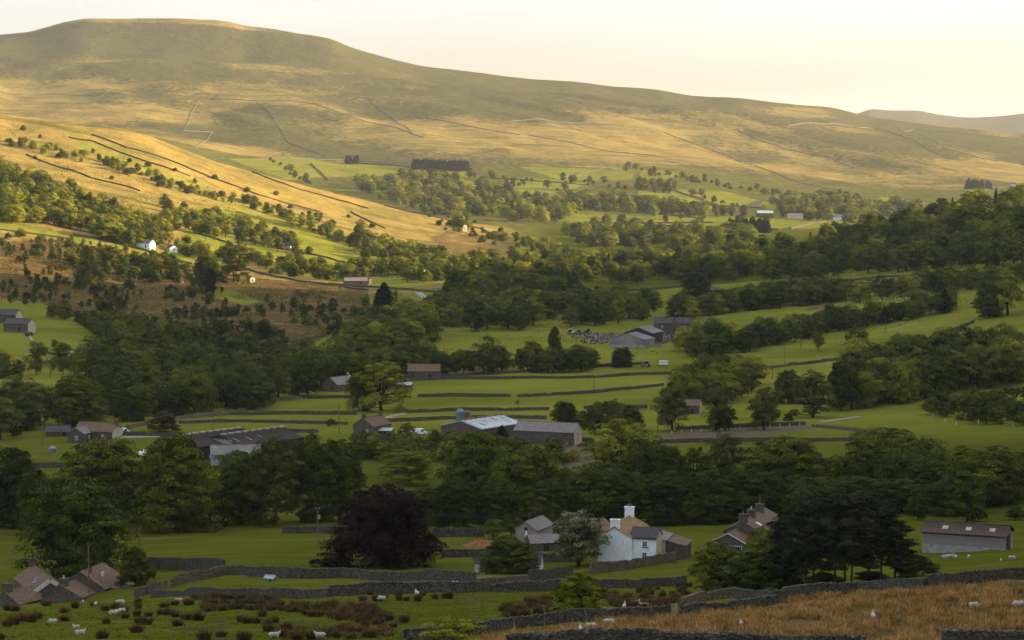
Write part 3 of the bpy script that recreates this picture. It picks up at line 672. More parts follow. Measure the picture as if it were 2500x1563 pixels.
# single trees round the farm and on the fields
sg = [('shrub', 401, 1055, 1004, 70, None, 'russet', 'round russet brown bush alone on the pasture behind the long barns'),
      ('ash', 930, 1006, 878, 136, None, 'yellow', 'tall spreading ash beside the white shed and the stone barn'), ('sycamore', 885, 1003, 862, 85, None, 'mid', 'dark full tree close behind the spreading ash'),
      ('sycamore', 190, 1040, 918, 150, None, 'mid', 'broad dark tree rising behind the small stone farmhouse'),
      ('alder', 1640, 1052, 935, 80, None, 'olive', 'olive willow in front of the lone stone field barn'), ('alder', 1748, 1052, 938, 55, None, 'olive', 'narrow olive tree between the field barn and the bare plot'),
      ('alder', 1770, 1052, 985, 50, None, 'dark', 'small dark tree at the edge of the bare plot'), ('alder', 1865, 1050, 948, 72, None, 'olive', 'upright olive tree on the edge of the bare plot below the wood'),
      ('ash', 1984, 1019, 905, 118, None, 'olive', 'solitary spreading olive tree with round crown beside the farm track'), ('sycamore', 1925, 985, 905, 80, None, 'mid', 'green tree tucked behind the solitary olive tree'),
      ('bush', 1925, 1030, 1008, 22, None, 'dark', 'tiny dark bush at the corner of the bare plot'),
      ('rowan', 1195, 913, 818, 68, None, 'olive', 'tall open tree with pale trunk by the long field wall'),
      ('sycamore', 1518, 897, 848, 58, None, 'dark', 'dense round dark tree on the pasture below the cluttered farm'), ('sycamore', 1355, 893, 800, 40, None, 'mid', 'slim green tree in the row below the cluttered farm'),
      ('spruce', 938, 770, 690, 85, None, 'spruce', 'tall dark spruce standing clear above the brown slope'), ('spruce', 925, 772, 705, 50, None, 'spruce', 'shorter dark spruce beside the tall spruce'),
      ('bare', 982, 752, 688, 60, None, None, 'bare spreading tree beside the lane and the spruce'), ('bare', 745, 752, 694, 62, None, 'olive', 'thin nearly bare tree on the bracken slope'),
      ('bare', 775, 757, 705, 35, None, 'olive', 'small bare tree on the bracken slope'), ('bare', 1268, 998, 968, 16, None, None, 'dead forked shrub on the open pasture by the silos'),
      ('sycamore', 1700, 735, 664, 78, None, 'dark', 'big round tree standing over the white vehicle on the far pasture'),
      ('sycamore', 2415, 775, 690, 78, None, 'dark', 'big dark tree at the top corner of the sheep pasture'), ('spruce', 2305, 765, 706, 48, None, 'spruce', 'dark pointed conifer on the edge of the sheep pasture'),
      ('spruce', 2160, 790, 748, 40, None, 'spruce', 'short dark conifer in the hedge of the long pasture'),
      ('rowan', 1997, 856, 806, 36, None, 'olive', 'small open tree alone near the telegraph pole on the slope'), ('rowan', 2094, 850, 796, 54, None, 'mid', 'spreading small tree on the terrace of the long pasture'),
      ('bare', 2072, 848, 800, 22, None, 'olive', 'thin bare tree next to the spreading small tree'), ('bare', 2195, 838, 806, 22, None, 'olive', 'thin leafless shrub on the terrace'),
      ('oak', 615, 1000, 936, 80, None, 'mid', 'green tree at the foot of the wood behind the long barns'),
      ('rowan', 2460, 770, 655, 90, None, 'yellow', 'tall yellow green tree at the upper edge of the sheep pasture'), ('oak', 880, 600, 540, 34, None, 'mid', 'round tree beside the lit stone barn on the golden slope'),
      ('oak', 1117, 560, 530, 36, None, 'mid', 'dark round tree beside the tiny ruined barn on the golden spur'),
      ('alder', 210, 700, 602, 34, None, 'olive', 'slender poplar like tree on the felled slope'), ('pine', 515, 725, 655, 40, None, 'pine', 'tall pine with long bare trunk above the felled slope'),
      ('sycamore', 505, 705, 612, 60, None, 'mid', 'tall full tree at the edge of the sunlight on the slope'), ('ash', 572, 690, 590, 78, None, 'olive', 'tall airy ash catching the sun beside the small stone hut'),
      ('ash', 270, 670, 598, 70, None, 'olive', 'broad sunlit tree on the felled slope'), ('sycamore', 540, 832, 782, 38, None, 'dark', 'small dense dark tree on the lower felled slope'),
      ('sycamore', 645, 832, 778, 34, None, 'dark', 'narrow dark tree on the lower felled slope beside bracken'), ('hawthorn', 2250, 735, 708, 44, None, None, 'small hawthorn in blossom on the hedge above the sheep'),
      ('hawthorn', 2380, 935, 906, 40, None, None, 'white flowering bush in the dark wood edge'), ('bush', 808, 1040, 1022, 22, None, 'dark', 'small dark bush near the two silos'),
      ('spruce', 1225, 1075, 1038, 48, None, 'spruce', 'small dark conifer in front of the pale roofed shed'),
      ('bare', 330, 905, 862, 42, None, 'olive', 'bare forked tree beside the sunken lane'), ('rowan', 133, 855, 828, 20, None, 'olive', 'little open tree on the pasture below the twin barns')]
for i, (k, px, py, top, w, Y, key, lb) in enumerate(sg):
    tp(k, px, py, top, w, Y=Y, key=key, label=lb, var=i)
# ================================================================= woods and thickets
def scatter(poly, n, gap, kinds, hm, group, labels, seed, wr=(.8, 1.15), ymin=205, ymax=1e9, cl=0):
    """n trees with their feet inside the outlined ground; kinds: (kind, leaf colour, weight)"""
    rng = random.Random(seed); xs = [p[0] for p in poly]; ys = [p[1] for p in poly]; got = []
    for _ in range(n * 40):
        if len(got) >= n: break
        x = rng.uniform(min(xs), max(xs)); y = rng.uniform(min(ys), max(ys))
        if not bool(inpoly(np.array(x), np.array(y), poly)): continue
        if any((x - a) ** 2 + ((y - b) * 1.8) ** 2 < gap * gap for a, b in got): continue
        p = hit(x, y, ymin)
        if p.y > ymax or abs(proj(*p)[1] - y) > 5: continue
        if cl and float(fbm(np.array(p.x / 16), np.array(p.y / 34), 3, 401)) < cl - .5: continue
        got.append((x, y))
        k, key, _w = rng.choices(kinds, [q[2] for q in kinds])[0]
        h = rng.uniform(*hm); _c, _t, H, Wd = TK[k][0]
        if k in ('bush', 'shrub', 'hawthorn') and h > 6: h *= .45
        tree(k, p, h, h * Wd / H * rng.uniform(*wr), key=key, label=labels.get((k, key), labels[k]), group=group + ', ' + NAMES2.get((k, key), NAMES[k])[0].replace('_', ' '))
def lab(place):
    return {'sycamore': 'dark dense sycamore ' + place, 'oak': 'round crowned oak ' + place, 'alder': 'upright narrow alder ' + place, 'rowan': 'open airy rowan ' + place, 'ash': 'pale spreading ash ' + place,
            'bush': 'low leafy bush ' + place, 'sapling': 'small young sapling ' + place, 'spruce': 'dark pointed spruce ' + place, 'hawthorn': 'pale flowering hawthorn ' + place, 'bare': 'thin half bare tree ' + place, 'shrub': 'big leafy shrub ' + place, ('oak', 'dark'): 'dark domed elm ' + place, ('rowan', 'yellow'): 'light yellow green birch ' + place, ('rowan', 'mid'): 'loose green hazel ' + place, ('oak', 'olive'): 'pale olive maple ' + place, ('oak', 'yellow'): 'pale olive maple ' + place, ('alder', 'dark'): 'blackish upright holly ' + place, ('alder', 'olive'): 'grey olive willow ' + place, ('bush', 'olive'): 'low olive gorse bush ' + place, ('bush', 'yellow'): 'low olive gorse bush ' + place}
DW = [('oak', 'dark', 1.6), ('oak', 'mid', 3), ('alder', 'dark', 1.1), ('alder', 'mid', 2.5), ('rowan', 'olive', 2), ('rowan', 'mid', 1), ('oak', 'olive', 2.4), ('oak', 'yellow', 1.3), ('alder', 'olive', 1.6), ('rowan', 'yellow', .8), ('spruce', 'spruce', .25)]
LW = [('oak', 'mid', 2), ('oak', 'yellow', 4), ('alder', 'mid', 1.5), ('alder', 'olive', 3), ('rowan', 'yellow', 3), ('rowan', 'olive', 1.5)]  # paler leaves for sunlit woods, sun partly put into the leaf colour
scatter([(1100, 700), (1250, 668), (1500, 655), (1700, 640), (1990, 600), (2150, 560), (2290, 525), (2500, 492), (2500, 645), (2350, 660), (2100, 668), (2000, 686), (1760, 690), (1500, 694), (1420, 705), (1350, 735), (1200, 745), (1080, 745)], 300, 17, DW, (10, 16), 'wood on the shaded valley side', lab('in the big shaded wood across the valley side'), 1)
scatter([(1090, 760), (1350, 745), (1480, 745), (1600, 750), (1590, 785), (1470, 795), (1330, 803), (1230, 815), (1000, 795)], 62, 19, DW, (10, 15), 'trees behind the cluttered farm', lab('in the trees behind the cluttered farm'), 2)
scatter([(1650, 785), (1760, 768), (1900, 752), (2010, 745), (2080, 735), (2080, 722), (1900, 735), (1760, 752), (1650, 768)], 40, 17, DW, (9, 13), 'copse by the farmhouse', lab('in the copse beyond the stone farmhouse'), 3)
scatter([(2090, 742), (2250, 720), (2400, 706), (2500, 698), (2500, 684), (2250, 702), (2090, 728)], 32, 18, DW, (8, 12), 'hedge trees above the sheep', lab('in the belt above the grazing sheep'), 4)
scatter([(1740, 872), (1900, 847), (2000, 822), (2100, 802), (2330, 765), (2330, 754), (2100, 789), (1990, 807), (1890, 831), (1730, 858)], 56, 16, DW, (8, 12), 'wood strip over the long pasture', lab('in the wood strip over the long pasture'), 5)
scatter([(1655, 855), (1700, 832), (1765, 815), (1770, 850), (1700, 872)], 12, 20, DW, (8, 12), 'trees at the end of the wood strip', lab('at the lower end of the wood strip'), 55)
scatter([(1640, 985), (1680, 960), (1700, 940), (1850, 935), (1840, 960), (1790, 985), (1690, 990)], 20, 24, LW, (10, 15), 'ashes above the field barn', lab('in the group above the lone field barn'), 6)
scatter([(2045, 1005), (2120, 1000), (2220, 985), (2330, 965), (2500, 935), (2500, 890), (2300, 905), (2150, 930), (2060, 950)], 60, 24, DW, (12, 18), 'dark wood over the meadow', lab('in the dark wood over the empty meadow'), 7)
scatter([(2260, 1010), (2300, 985), (2400, 975), (2500, 960), (2500, 1040), (2420, 1045), (2330, 1030)], 40, 22, [('bush', 'mid', 2), ('bush', 'olive', 2), ('sapling', 'mid', 2), ('alder', 'mid', 1)], (4, 7), 'scrub on the empty meadow', lab('in the scrub at the edge of the empty meadow'), 8)
scatter([(1345, 1045), (1400, 1020), (1480, 1010), (1560, 1045), (1540, 1062), (1440, 1060)], 26, 18, [('bush', 'dark', 2), ('bush', 'mid', 2), ('alder', 'mid', 2), ('alder', 'dark', 2)], (5, 9), 'thicket by the stone barn', lab('in the thicket behind the long stone barn'), 9)
scatter([(850, 1105), (960, 1085), (1060, 1090), (1250, 1110), (1400, 1120), (1400, 1135), (1150, 1130), (900, 1130)], 60, 22, [('bush', 'mid', 2), ('bush', 'olive', 2), ('alder', 'olive', 1), ('bush', 'yellow', 1)], (4.5, 7.5), 'bushes in front of the farm', lab('in the scrub in front of the farm sheds'), 10)
# the dale bottom on the near side
scatter([(230, 880), (330, 860), (450, 840), (650, 880), (830, 900), (840, 935), (700, 985), (560, 1005), (440, 1022), (290, 1035), (230, 960)], 140, 21, [('oak', 'dark', 3), ('oak', 'mid', 3), ('sycamore', 'dark', 1), ('alder', 'mid', 2), ('rowan', 'olive', 1.5), ('alder', 'olive', 1)], (9, 14), 'wood behind the long barns', lab('in the wood behind the long barns'), 11)
scatter([(830, 935), (850, 850), (900, 800), (1000, 790), (1060, 830), (1010, 860), (1050, 905), (960, 930)], 60, 21, LW + DW, (10, 15), 'trees above the stone barn', lab('in the trees above the roadside stone barn'), 12)
scatter([(1040, 912), (1120, 905), (1330, 900), (1450, 897), (1450, 907), (1330, 912), (1060, 920)], 34, 13, [('rowan', 'olive', 3), ('alder', 'mid', 2), ('oak', 'dark', 1), ('bare', 'olive', 2), ('alder', 'dark', 1)], (7, 12.5), 'field edge row', lab('in the row along the long field edge'), 13)
scatter([(0, 1075), (110, 1040), (130, 1010), (60, 1000), (0, 1010)], 30, 22, [('rowan', 'olive', 2), ('oak', 'mid', 2), ('alder', 'olive', 2)], (9, 13), 'trees by the farm track', lab('by the farm track near the tall pole'), 14)
scatter([(0, 900), (110, 880), (260, 900), (250, 930), (120, 925), (0, 925)], 20, 28, [('rowan', 'olive', 2), ('bare', 'olive', 2), ('alder', 'mid', 2)], (7, 11), 'trees along the lane', lab('along the lane under the twin barns'), 15)
scatter([(0, 990), (40, 980), (110, 1000), (250, 1010), (260, 1040), (160, 1040), (0, 1060)], 9, 34, [('oak', 'mid', 2), ('oak', 'dark', 2)], (8, 12), 'trees behind the small farmhouse', lab('behind the small farmhouse with orange shed'), 16)
# felled slope, young growth
scatter([(0, 610), (150, 600), (300, 640), (450, 690), (560, 720), (640, 760), (700, 830), (520, 850), (420, 830), (250, 780), (150, 770), (100, 745), (0, 745)], 300, 8, [('sapling', 'olive', 4), ('sapling', 'mid', 3), ('sapling', 'dark', 2), ('bush', 'mid', 1.2), ('bush', 'olive', 1), ('bare', 'olive', .4), ('bush', 'dark', .8)], (3, 6.5), 'young growth on the felled slope', lab('on the brown felled slope'), 17, cl=.52)
scatter([(180, 640), (420, 660), (560, 690), (560, 710), (460, 700), (330, 690), (170, 660)], 30, 20, DW, (7, 11), 'trees on the felled slope', lab('left standing on the felled slope'), 18)
scatter([(100, 765), (260, 800), (450, 830), (450, 840), (260, 850), (220, 810)], 24, 24, DW, (7, 11), 'trees below the felled slope', lab('along the foot of the felled slope'), 19)
scatter([(640, 740), (900, 750), (880, 790), (820, 830), (720, 800)], 26, 22, [('sapling', 'mid', 2), ('bush', 'dark', 2), ('alder', 'mid', 2), ('bush', 'olive', 2)], (4, 8), 'scrub below the bracken', lab('in the scrub below the bracken slope'), 20)
# the golden spur
scatter([(0, 415), (60, 440), (180, 480), (330, 535), (410, 570), (420, 602), (330, 603), (270, 592), (200, 565), (120, 548), (0, 545)], 170, 15, LW, (8, 13), 'sunlit wood on the golden slope', lab('in the sunlit wood on the golden slope'), 21)
for i, (a, b, n) in enumerate([((0, 345), (240, 395), 18), ((240, 395), (420, 455), 26), ((430, 460), (620, 505), 24), ((600, 500), (780, 548), 22), ((700, 545), (900, 610), 26), ((880, 600), (1080, 640), 22), ((380, 530), (560, 560), 16), ((560, 560), (760, 625), 20), ((420, 610), (620, 650), 18), ((640, 660), (860, 680), 26), ((860, 670), (1090, 655), 26), ((920, 480), (1150, 545), 22), ((1100, 560), (1400, 625), 30)]):
    t = 10 if i < 10 else 8
    scatter([(a[0], a[1] - t), (b[0], b[1] - t), (b[0], b[1] + t), (a[0], a[1] + t)], n, 9, LW + [('bush', 'mid', 2), ('bush', 'yellow', 2), ('bush', 'olive', 2)], (6, 11) if i > 2 else (4, 8), 'hedgerow %d on the golden spur' % (i + 1), lab('in a hedgerow line across the golden spur, hedge ' + 'one two three four five six seven eight nine ten eleven twelve thirteen'.split()[i]), 30 + i)
scatter([(0, 300), (300, 380), (700, 480), (1000, 560), (900, 580), (500, 490), (150, 420), (0, 380)], 26, 40, [('bush', 'mid', 2), ('bush', 'dark', 1), ('hawthorn', None, .3)], (3, 5), 'lone thorns on the golden slope', lab('alone on the golden grass slope'), 50)
scatter([(1150, 640), (1300, 640), (1480, 635), (1600, 630), (1600, 645), (1350, 660), (1200, 672), (1050, 690)], 42, 17, LW, (8, 12), 'sunlit trees in the valley bottom', lab('catching the sun in the valley bottom'), 51)
scatter([(0, 1285), (0, 1240), (480, 1235), (500, 1255), (300, 1290)], 22, 26, [('alder', 'dark', 2), ('bush', 'dark', 2), ('alder', 'mid', 1)], (6, 10), 'undergrowth of the belt', lab('in the undergrowth of the belt behind the cauliflower crowned tree'), 101)
scatter([(1060, 1290), (1100, 1240), (1600, 1215), (2500, 1165), (2500, 1275), (1900, 1275), (1400, 1288)], 80, 26, [('alder', 'dark', 3), ('bush', 'dark', 2), ('alder', 'mid', 1), ('oak', 'dark', 2)], (6, 11), 'undergrowth behind the houses', lab('in the undergrowth of the belt behind the farmhouses'), 102)

scatter([(400, 508), (560, 545), (720, 592), (700, 622), (560, 592), (430, 562)], 44, 15, LW, (7, 12), 'copse on the bright green slope', lab('in the copse on the bright green slope'), 111)
scatter([(890, 592), (1060, 622), (1150, 652), (1000, 652), (880, 632)], 34, 15, LW, (7, 12), 'copse round the pinkish cottage', lab('in the copse round the pinkish cottage'), 112)
scatter([(1000, 500), (1250, 570), (1350, 622), (1200, 604), (1050, 552)], 30, 16, [('bush', 'olive', 2), ('bush', 'mid', 2), ('rowan', 'olive', 1), ('hawthorn', None, .5)], (4, 8), 'scrub on the end of the spur', lab('in the scrub on the end of the golden spur'), 113)
scatter([(620, 640), (900, 660), (1100, 665), (1080, 690), (850, 690), (640, 665)], 34, 17, LW, (8, 12), 'sunlit trees by the lane', lab('in the sunlit trees by the valley lane'), 114)
scatter([(30, 570), (250, 600), (430, 640), (420, 655), (200, 630), (0, 600)], 60, 9, [('sapling', 'olive', 3), ('sapling', 'yellow', 2), ('bush', 'olive', 1.5), ('bush', 'mid', 1)], (3, 6), 'sunlit young growth', lab('in the sunlit young growth under the strip of pasture'), 115)
# ================================================================= stone materials
def m_stone(cols, scale=3.0):
    def b(nt):
        g = G(nt); p = g.pos(); v = g.n('ShaderNodeTexVoronoi'); v.inputs['Scale'].default_value = scale; g.l(g.mapping(p, (1, 1, 1.9)), v.inputs['Vector'])
        n = g.noise(1.3, 5, p); n2 = g.noise(9, 3, p)
        c = g.ramp(v.outputs['Color'], [(.2, cols[0]), (.55, cols[1]), (.85, cols[2])])
        c = g.mix(.4, c, g.ramp(n, [(.35, cols[0]), (.65, cols[2])]))
        c = g.mix(g.math('MULTIPLY', g.ramp(n2, [(.58, (0, 0, 0)), (.66, (1, 1, 1))]), .35), c, (.30, .30, .25))
        dk = g.ramp(v.outputs['Distance'], [(.25, (1, 1, 1)), (.62, (.35, .35, .35))])
        c = g.mix(.8, c, g.mix(1.0, c, dk, 'MULTIPLY'))
        h = g.math('SUBTRACT', g.math('MULTIPLY', n2, .35), v.outputs['Distance'])
        g.out(g.princ(c, .95, g.bump(h, .7, .12), .1))
    return b
STONE = mat('dark_limestone', m_stone([(.060, .052, .034), (.110, .095, .064), (.20, .176, .122)]))
SAND = mat('warm_sandstone', m_stone([(.12, .080, .052), (.20, .138, .092), (.30, .215, .15)]))
HSTONE = mat('house_stone', m_stone([(.10, .080, .060), (.16, .13, .098), (.23, .19, .145)], 4.5))
WR = random.Random(3)
def resample(pts, step):
    out_ = [pts[0]]; acc = 0
    for a, b in zip(pts[:-1], pts[1:]):
        L_ = (Vector((b.x, b.y)) - Vector((a.x, a.y))).length; n = max(1, int(round(L_ / step)))
        for k in range(1, n + 1):
            out_.append(Vector((a.x + (b.x - a.x) * k / n, a.y + (b.y - a.y) * k / n, 0)))
    for p in out_: p.z = zxy(p.x, p.y)
    return out_
def stone_box(mb, c, d, rz, j):
    x, y, z = d[0] / 2, d[1] / 2, d[2] / 2
    ca, sa = math.cos(rz), math.sin(rz); pts = []
    for q in ((-x, -y, -z), (x, -y, -z), (x, y, -z), (-x, y, -z), (-x, -y, z), (x, -y, z), (x, y, z), (-x, y, z)):
        u = q[0] + WR.uniform(-j, j); v = q[1] + WR.uniform(-j, j); w = q[2] + WR.uniform(-j, j)
        pts.append((c[0] + u * ca - v * sa, c[1] + u * sa + v * ca, c[2] + w))
    mb.hexa(pts)
_shared = []
def wall(pp, label, h=1.35, m=None, Ys=None, near=None, single=0, w=.55, ymax=1e9):
    """a drystone wall along photo points pp (its foot), laid on the ground"""
    m = m or STONE
    pts = [at(q[0], Ys[i]) if Ys else hit(*q) for i, q in enumerate(pp)]
    pts = [p for p in pts if p.y < ymax]
    if len(pts) < 2: return
    d = sum(p.y for p in pts) / len(pts)
    near = d < 560 if near is None else near
    line = resample(pts, .9 if near else (1.6 if d < 1300 else 5.0))
    org = line[len(line) // 2].copy()
    n = len(line); L_ = [p - org for p in line]
    tops = [h * (1 + .09 * math.sin(k * .13 + org.x) + WR.uniform(-.06, .06) - .42 * max(0.0, float(vnoise(np.array((line[k].x + 3 * line[k].y) / 7.0), np.array(org.x), 5)) - .22) / .28) for k in range(n)]
    mb = MB(); i0 = 0; ww = w * (.8 if near else 1.0); th = []
    for k in range(n):
        t = (L_[min(k + 1, n - 1)] - L_[max(k - 1, 0)]); t.z = 0; t.normalize(); nn = Vector((-t.y, t.x, 0)); th.append(math.atan2(t.y, t.x))
        tp_ = tops[k] * (.93 if near else 1.0); jt = 0 if near else WR.uniform(-.07, .07)
        for s, z in ((-1, -.5), (-.66, tp_), (.66, tp_), (1, -.5)):
            q = L_[k] + nn * (s * ww / 2) + Vector((0, 0, z + (jt if z > 0 else 0))); mb.v.append(tuple(q))
    for k in range(n - 1):
        a = k * 4
        for q in ((0, 1), (1, 2), (2, 3)):
            mb.f.append((a + q[0], a + q[1], a + 4 + q[1], a + 4 + q[0])); mb.m.append(0)
    mb.f.append((0, 1, 2, 3)); mb.m.append(0); e = (n - 1) * 4; mb.f.append((e + 3, e + 2, e + 1, e)); mb.m.append(0)
    o = mb.build('drystone_wall', m); o.location = org
    tag(o, label, 'wall', None, 'thing')
    if near:
        sb = MB(); cnt = 0; ch = .19
        for k in range(n - 1):
            a, b = L_[k], L_[k + 1]; t = b - a; ln = Vector((t.x, t.y)).length; r = math.atan2(t.y, t.x)
            z0 = (a.z + b.z) / 2; hh = (tops[k] + tops[k + 1]) / 2
            nc = max(3, int(hh / ch))
            for c in range(nc):
                f = 0
                while f < 1:
                    sl = WR.uniform(.22, .52) / ln; f2 = min(1, f + sl)
                    cc = a.lerp(b, (f + f2) / 2); wd = w * (1.12 - .36 * c / nc)
                    nv = Vector((-math.sin(r), math.cos(r), 0)) * WR.uniform(-.03, .03)
                    stone_box(sb, (cc.x + nv.x, cc.y + nv.y, cc.z - .05 + (c + .5) * hh / nc), ((f2 - f) * ln * 1.02, wd, hh / nc * 1.02), r, .028)
                    f = f2
            f = 0
            while f < 1:      # cope stones set on edge
                sl = WR.uniform(.13, .30) / ln; cc = a.lerp(b, min(f + sl / 2, 1))
                if single and cnt < single:
                    cnt += 1
                    me = _shared[WR.randrange(len(_shared))] if len(_shared) >= 14 else None
                    if me is None:
                        q = MB(); stone_box(q, (0, 0, 0), (.26, .52, .34), 0, .06); me = q.mesh('stone', STONE); _shared.append(me)
                    so = link('stone', me, o); so.location = (cc.x, cc.y, cc.z + hh + .08); so.rotation_euler = (WR.uniform(-.2, .2), WR.uniform(-.35, .35), r)
                    so.scale = (WR.uniform(.8, 1.5), WR.uniform(.8, 1.1), WR.uniform(.7, 1.25))
                else:
                    stone_box(sb, (cc.x, cc.y, cc.z + hh + WR.uniform(.02, .10)), (sl * ln * .95, w * .85, WR.uniform(.2, .36)), r + WR.uniform(-.15, .15), .035)
                f += sl
        st = sb.build('stonework', m, o); st['kind'] = 'stuff'
    return o
def edge_wall(pxs, top, label, h, single):
    Ys = []
    for px in pxs:
        best = min(np.linspace(120, 216, 97), key=lambda Y: abs(proj(*(at(px, Y) + Vector((0, 0, h + .15))))[1] - top)); Ys.append(float(best))
    wall([(q, 0) for q in pxs], label, h, Ys=Ys, single=single)
edge_wall([1236, 1300, 1400, 1520, 1607], 1554, 'broken drystone wall with loose grey cope stones in front of the brown rushes', 1.42, 150)
edge_wall([1604, 1760, 1900, 2030, 2110], 1555, 'tumbled drystone wall with jagged grey top edging the brown moor grass', 1.40, 150)
edge_wall([2300, 2400, 2540], 1548, 'short high stretch of drystone wall beside the brown grass slope', 1.6, 90)
wall([(985, 1568), (1080, 1561), (1170, 1549), (1270, 1533), (1360, 1523), (1500, 1516), (1640, 1506)], 'low drystone wall with leaning fence posts between rushes and brown grass', 1.15)
wall([(1662, 1508), (1693, 1500), (1780, 1496), (1838, 1484), (1895, 1475)], 'front wall of the ruined sheepfold', 1.0)
wall([(1664, 1480), (1712, 1468), (1797, 1457)], 'back wall of the ruined sheepfold', 1.0, SAND)
wall([(1800, 1463), (1895, 1473), (1970, 1459), (2090, 1449), (2170, 1443), (2256, 1441)], 'dark drystone wall running under the pine clump', 1.35)
wall([(2260, 1440), (2340, 1428), (2420, 1420), (2530, 1413)], 'dark drystone wall below the pasture of the timber shed', 1.5)
wall([(372, 1459), (520, 1453), (580, 1456), (700, 1459), (800, 1458)], 'low field wall on the brow above the small white box shed', 1.0)
wall([(806, 1457), (912, 1450), (1023, 1448), (1135, 1447), (1284, 1444), (1358, 1440), (1470, 1438), (1580, 1433), (1675, 1429)], 'long drystone wall between the rushy field and the pasture below the beech', 1.35)
wall([(556, 1403), (650, 1409), (740, 1413), (830, 1411), (950, 1420), (1160, 1425)], 'tall drystone wall closing the pasture in front of the copper beech', 1.6)
wall([(550, 1403), (480, 1418), (420, 1434)], 'brown drystone wall running down beside the paddock', 1.6, SAND)
wall([(408, 1437), (370, 1448), (328, 1460)], 'short brown end of wall by the cottage gate', 1.5, SAND)
wall([(362, 1390), (440, 1391), (500, 1394), (548, 1401)], 'dark curved high wall of the paddock by the willow bush', 2.3)
wall([(1442, 1402), (1500, 1395), (1560, 1386), (1650, 1373)], 'stepped garden wall in front of the white farmhouse', 1.7, SAND)
wall([(1292, 1419), (1350, 1413), (1396, 1409)], 'mossy garden wall beside the small shed with dark roof', 1.6)
wall([(1166, 1431), (1230, 1427), (1288, 1421)], 'collapsing low wall in front of the dense green bush', .9, SAND)
wall([(1080, 1361), (1140, 1361), (1206, 1359)], 'garden wall by the orange soil heap', 1.5)
wall([(1055, 1312), (1110, 1311), (1182, 1311)], 'pale drystone wall behind the copper beech under the trees', 1.6)
wall([(690, 1302), (760, 1302), (838, 1303)], 'pale drystone wall at the back of the big pasture by the telegraph pole', 1.3)
wall([(1318, 1372), (1370, 1372), (1425, 1372)], 'dark low wall under the flowering hawthorn', 1.5)
wall([(76, 1143), (115, 1142), (156, 1141)], 'short wall beside the round bale feeder', 1.5)
mw = [([(437, 1035), (520, 1032), (595, 1031), (700, 1034), (850, 1037)], 'field wall behind the long dark barns', 0), ([(941, 1032), (1040, 1027), (1112, 1024)], 'field wall running up to the silos', 0), ([(1150, 1021), (1240, 1022), (1334, 1024)], 'field wall behind the pale roofed shed', 0),
      ([(300, 1063), (360, 1065), (430, 1066)], 'roadside wall beside the parked cars', 0), ([(705, 1056), (778, 1057)], 'short wall behind the white dome hutches', 0), ([(560, 1013), (700, 1012), (870, 1013)], 'upper field wall on the open pasture', 0),
      ([(993, 1009), (1070, 1006), (1146, 1003), (1340, 1001)], 'field wall passing the dead forked shrub', 0), ([(1425, 999), (1500, 998), (1580, 997)], 'field wall beyond the thicket', 0),
      ([(309, 1048), (370, 1036), (435, 1024), (558, 1013), (603, 1001), (640, 981), (733, 975)], 'warm brown wall curving along the wood edge', 1), ([(738, 973), (800, 973), (862, 973)], 'low wall below the barn with white chimney', 0),
      ([(1020, 970), (1100, 968), (1246, 969)], 'field wall below the roadside stone barn, ending at a gap', 0), ([(1264, 970), (1360, 965), (1451, 960), (1540, 951), (1620, 942)], 'field wall rising from the gap towards the trees', 0),
      ([(1076, 927), (1200, 926), (1358, 925), (1500, 920), (1640, 914)], 'field wall above the bright strip field', 0), ([(1606, 1083), (1720, 1080), (1823, 1079), (1972, 1078), (2113, 1076)], 'field wall below the bare brown plot', 0),
      ([(1998, 1126), (2106, 1126), (2266, 1126)], 'field wall across the empty meadow', 0), ([(2216, 1075), (2240, 1092), (2266, 1118)], 'pale wall slanting down the empty meadow', 2), ([(1982, 1042), (2040, 1048), (2118, 1057)], 'pale brown wall at the corner of the bare plot', 1),
      ([(1650, 1050), (1760, 1046), (1860, 1042), (1966, 1038)], 'dark wall along the upper edge of the bare plot', 0), ([(1928, 892), (2010, 884), (2084, 875), (2166, 866)], 'field wall on the slope under the telegraph pole', 0), ([(1846, 903), (1890, 899), (1927, 894)], 'reddish stretch of wall on the slope by the fence', 1),
      ([(2296, 814), (2340, 802), (2378, 788)], 'broken wall climbing the sheep pasture', 0), ([(2385, 868), (2440, 860), (2510, 850)], 'wall above the dark wood', 0), ([(1480, 709), (1600, 706), (1668, 701)], 'field wall across the pasture before the shaded wood', 0),
      ([(2010, 692), (2080, 686), (2200, 676)], 'field wall inside the shaded woodland pasture', 0), ([(1060, 922), (1230, 912), (1400, 901), (1582, 890)], 'wall behind the row of field edge trees', 0), ([(1300, 735), (1370, 722), (1420, 708)], 'wall glimpsed in the valley bottom trees', 0),
      ([(800, 695), (904, 702), (1010, 710), (1090, 717)], 'wall below the long barns of the valley farm', 0), ([(897, 676), (1010, 672), (1083, 676), (1170, 695)], 'wall round the smooth green hill field', 0), ([(1000, 754), (1030, 742), (1048, 730)], 'lane wall by the bare spreading tree', 0),
      ([(178, 574), (272, 593), (357, 613), (469, 646)], 'wall below the lit strip of pasture on the slope', 0), ([(0, 562), (80, 572), (175, 585)], 'wall above the brown felled slope', 0), ([(484, 572), (520, 582), (562, 596)], 'dark wall on the bright green sloping field', 0),
      ([(592, 587), (688, 609), (760, 622), (837, 641), (885, 654)], 'wall passing the lit stone barn on the green slope', 0), ([(596, 658), (725, 687), (810, 698), (900, 710)], 'wall along the top of the bracken slope', 0), ([(74, 859), (149, 870)], 'wall on the pasture below the twin barns', 0),
      ([(82, 892), (150, 882), (223, 875)], 'lane wall below the twin barns', 1), ([(700, 868), (770, 869), (837, 870)], 'wall below the little green field', 0), ([(670, 845), (730, 832), (800, 821)], 'hedge bank wall above the little green field', 0)]
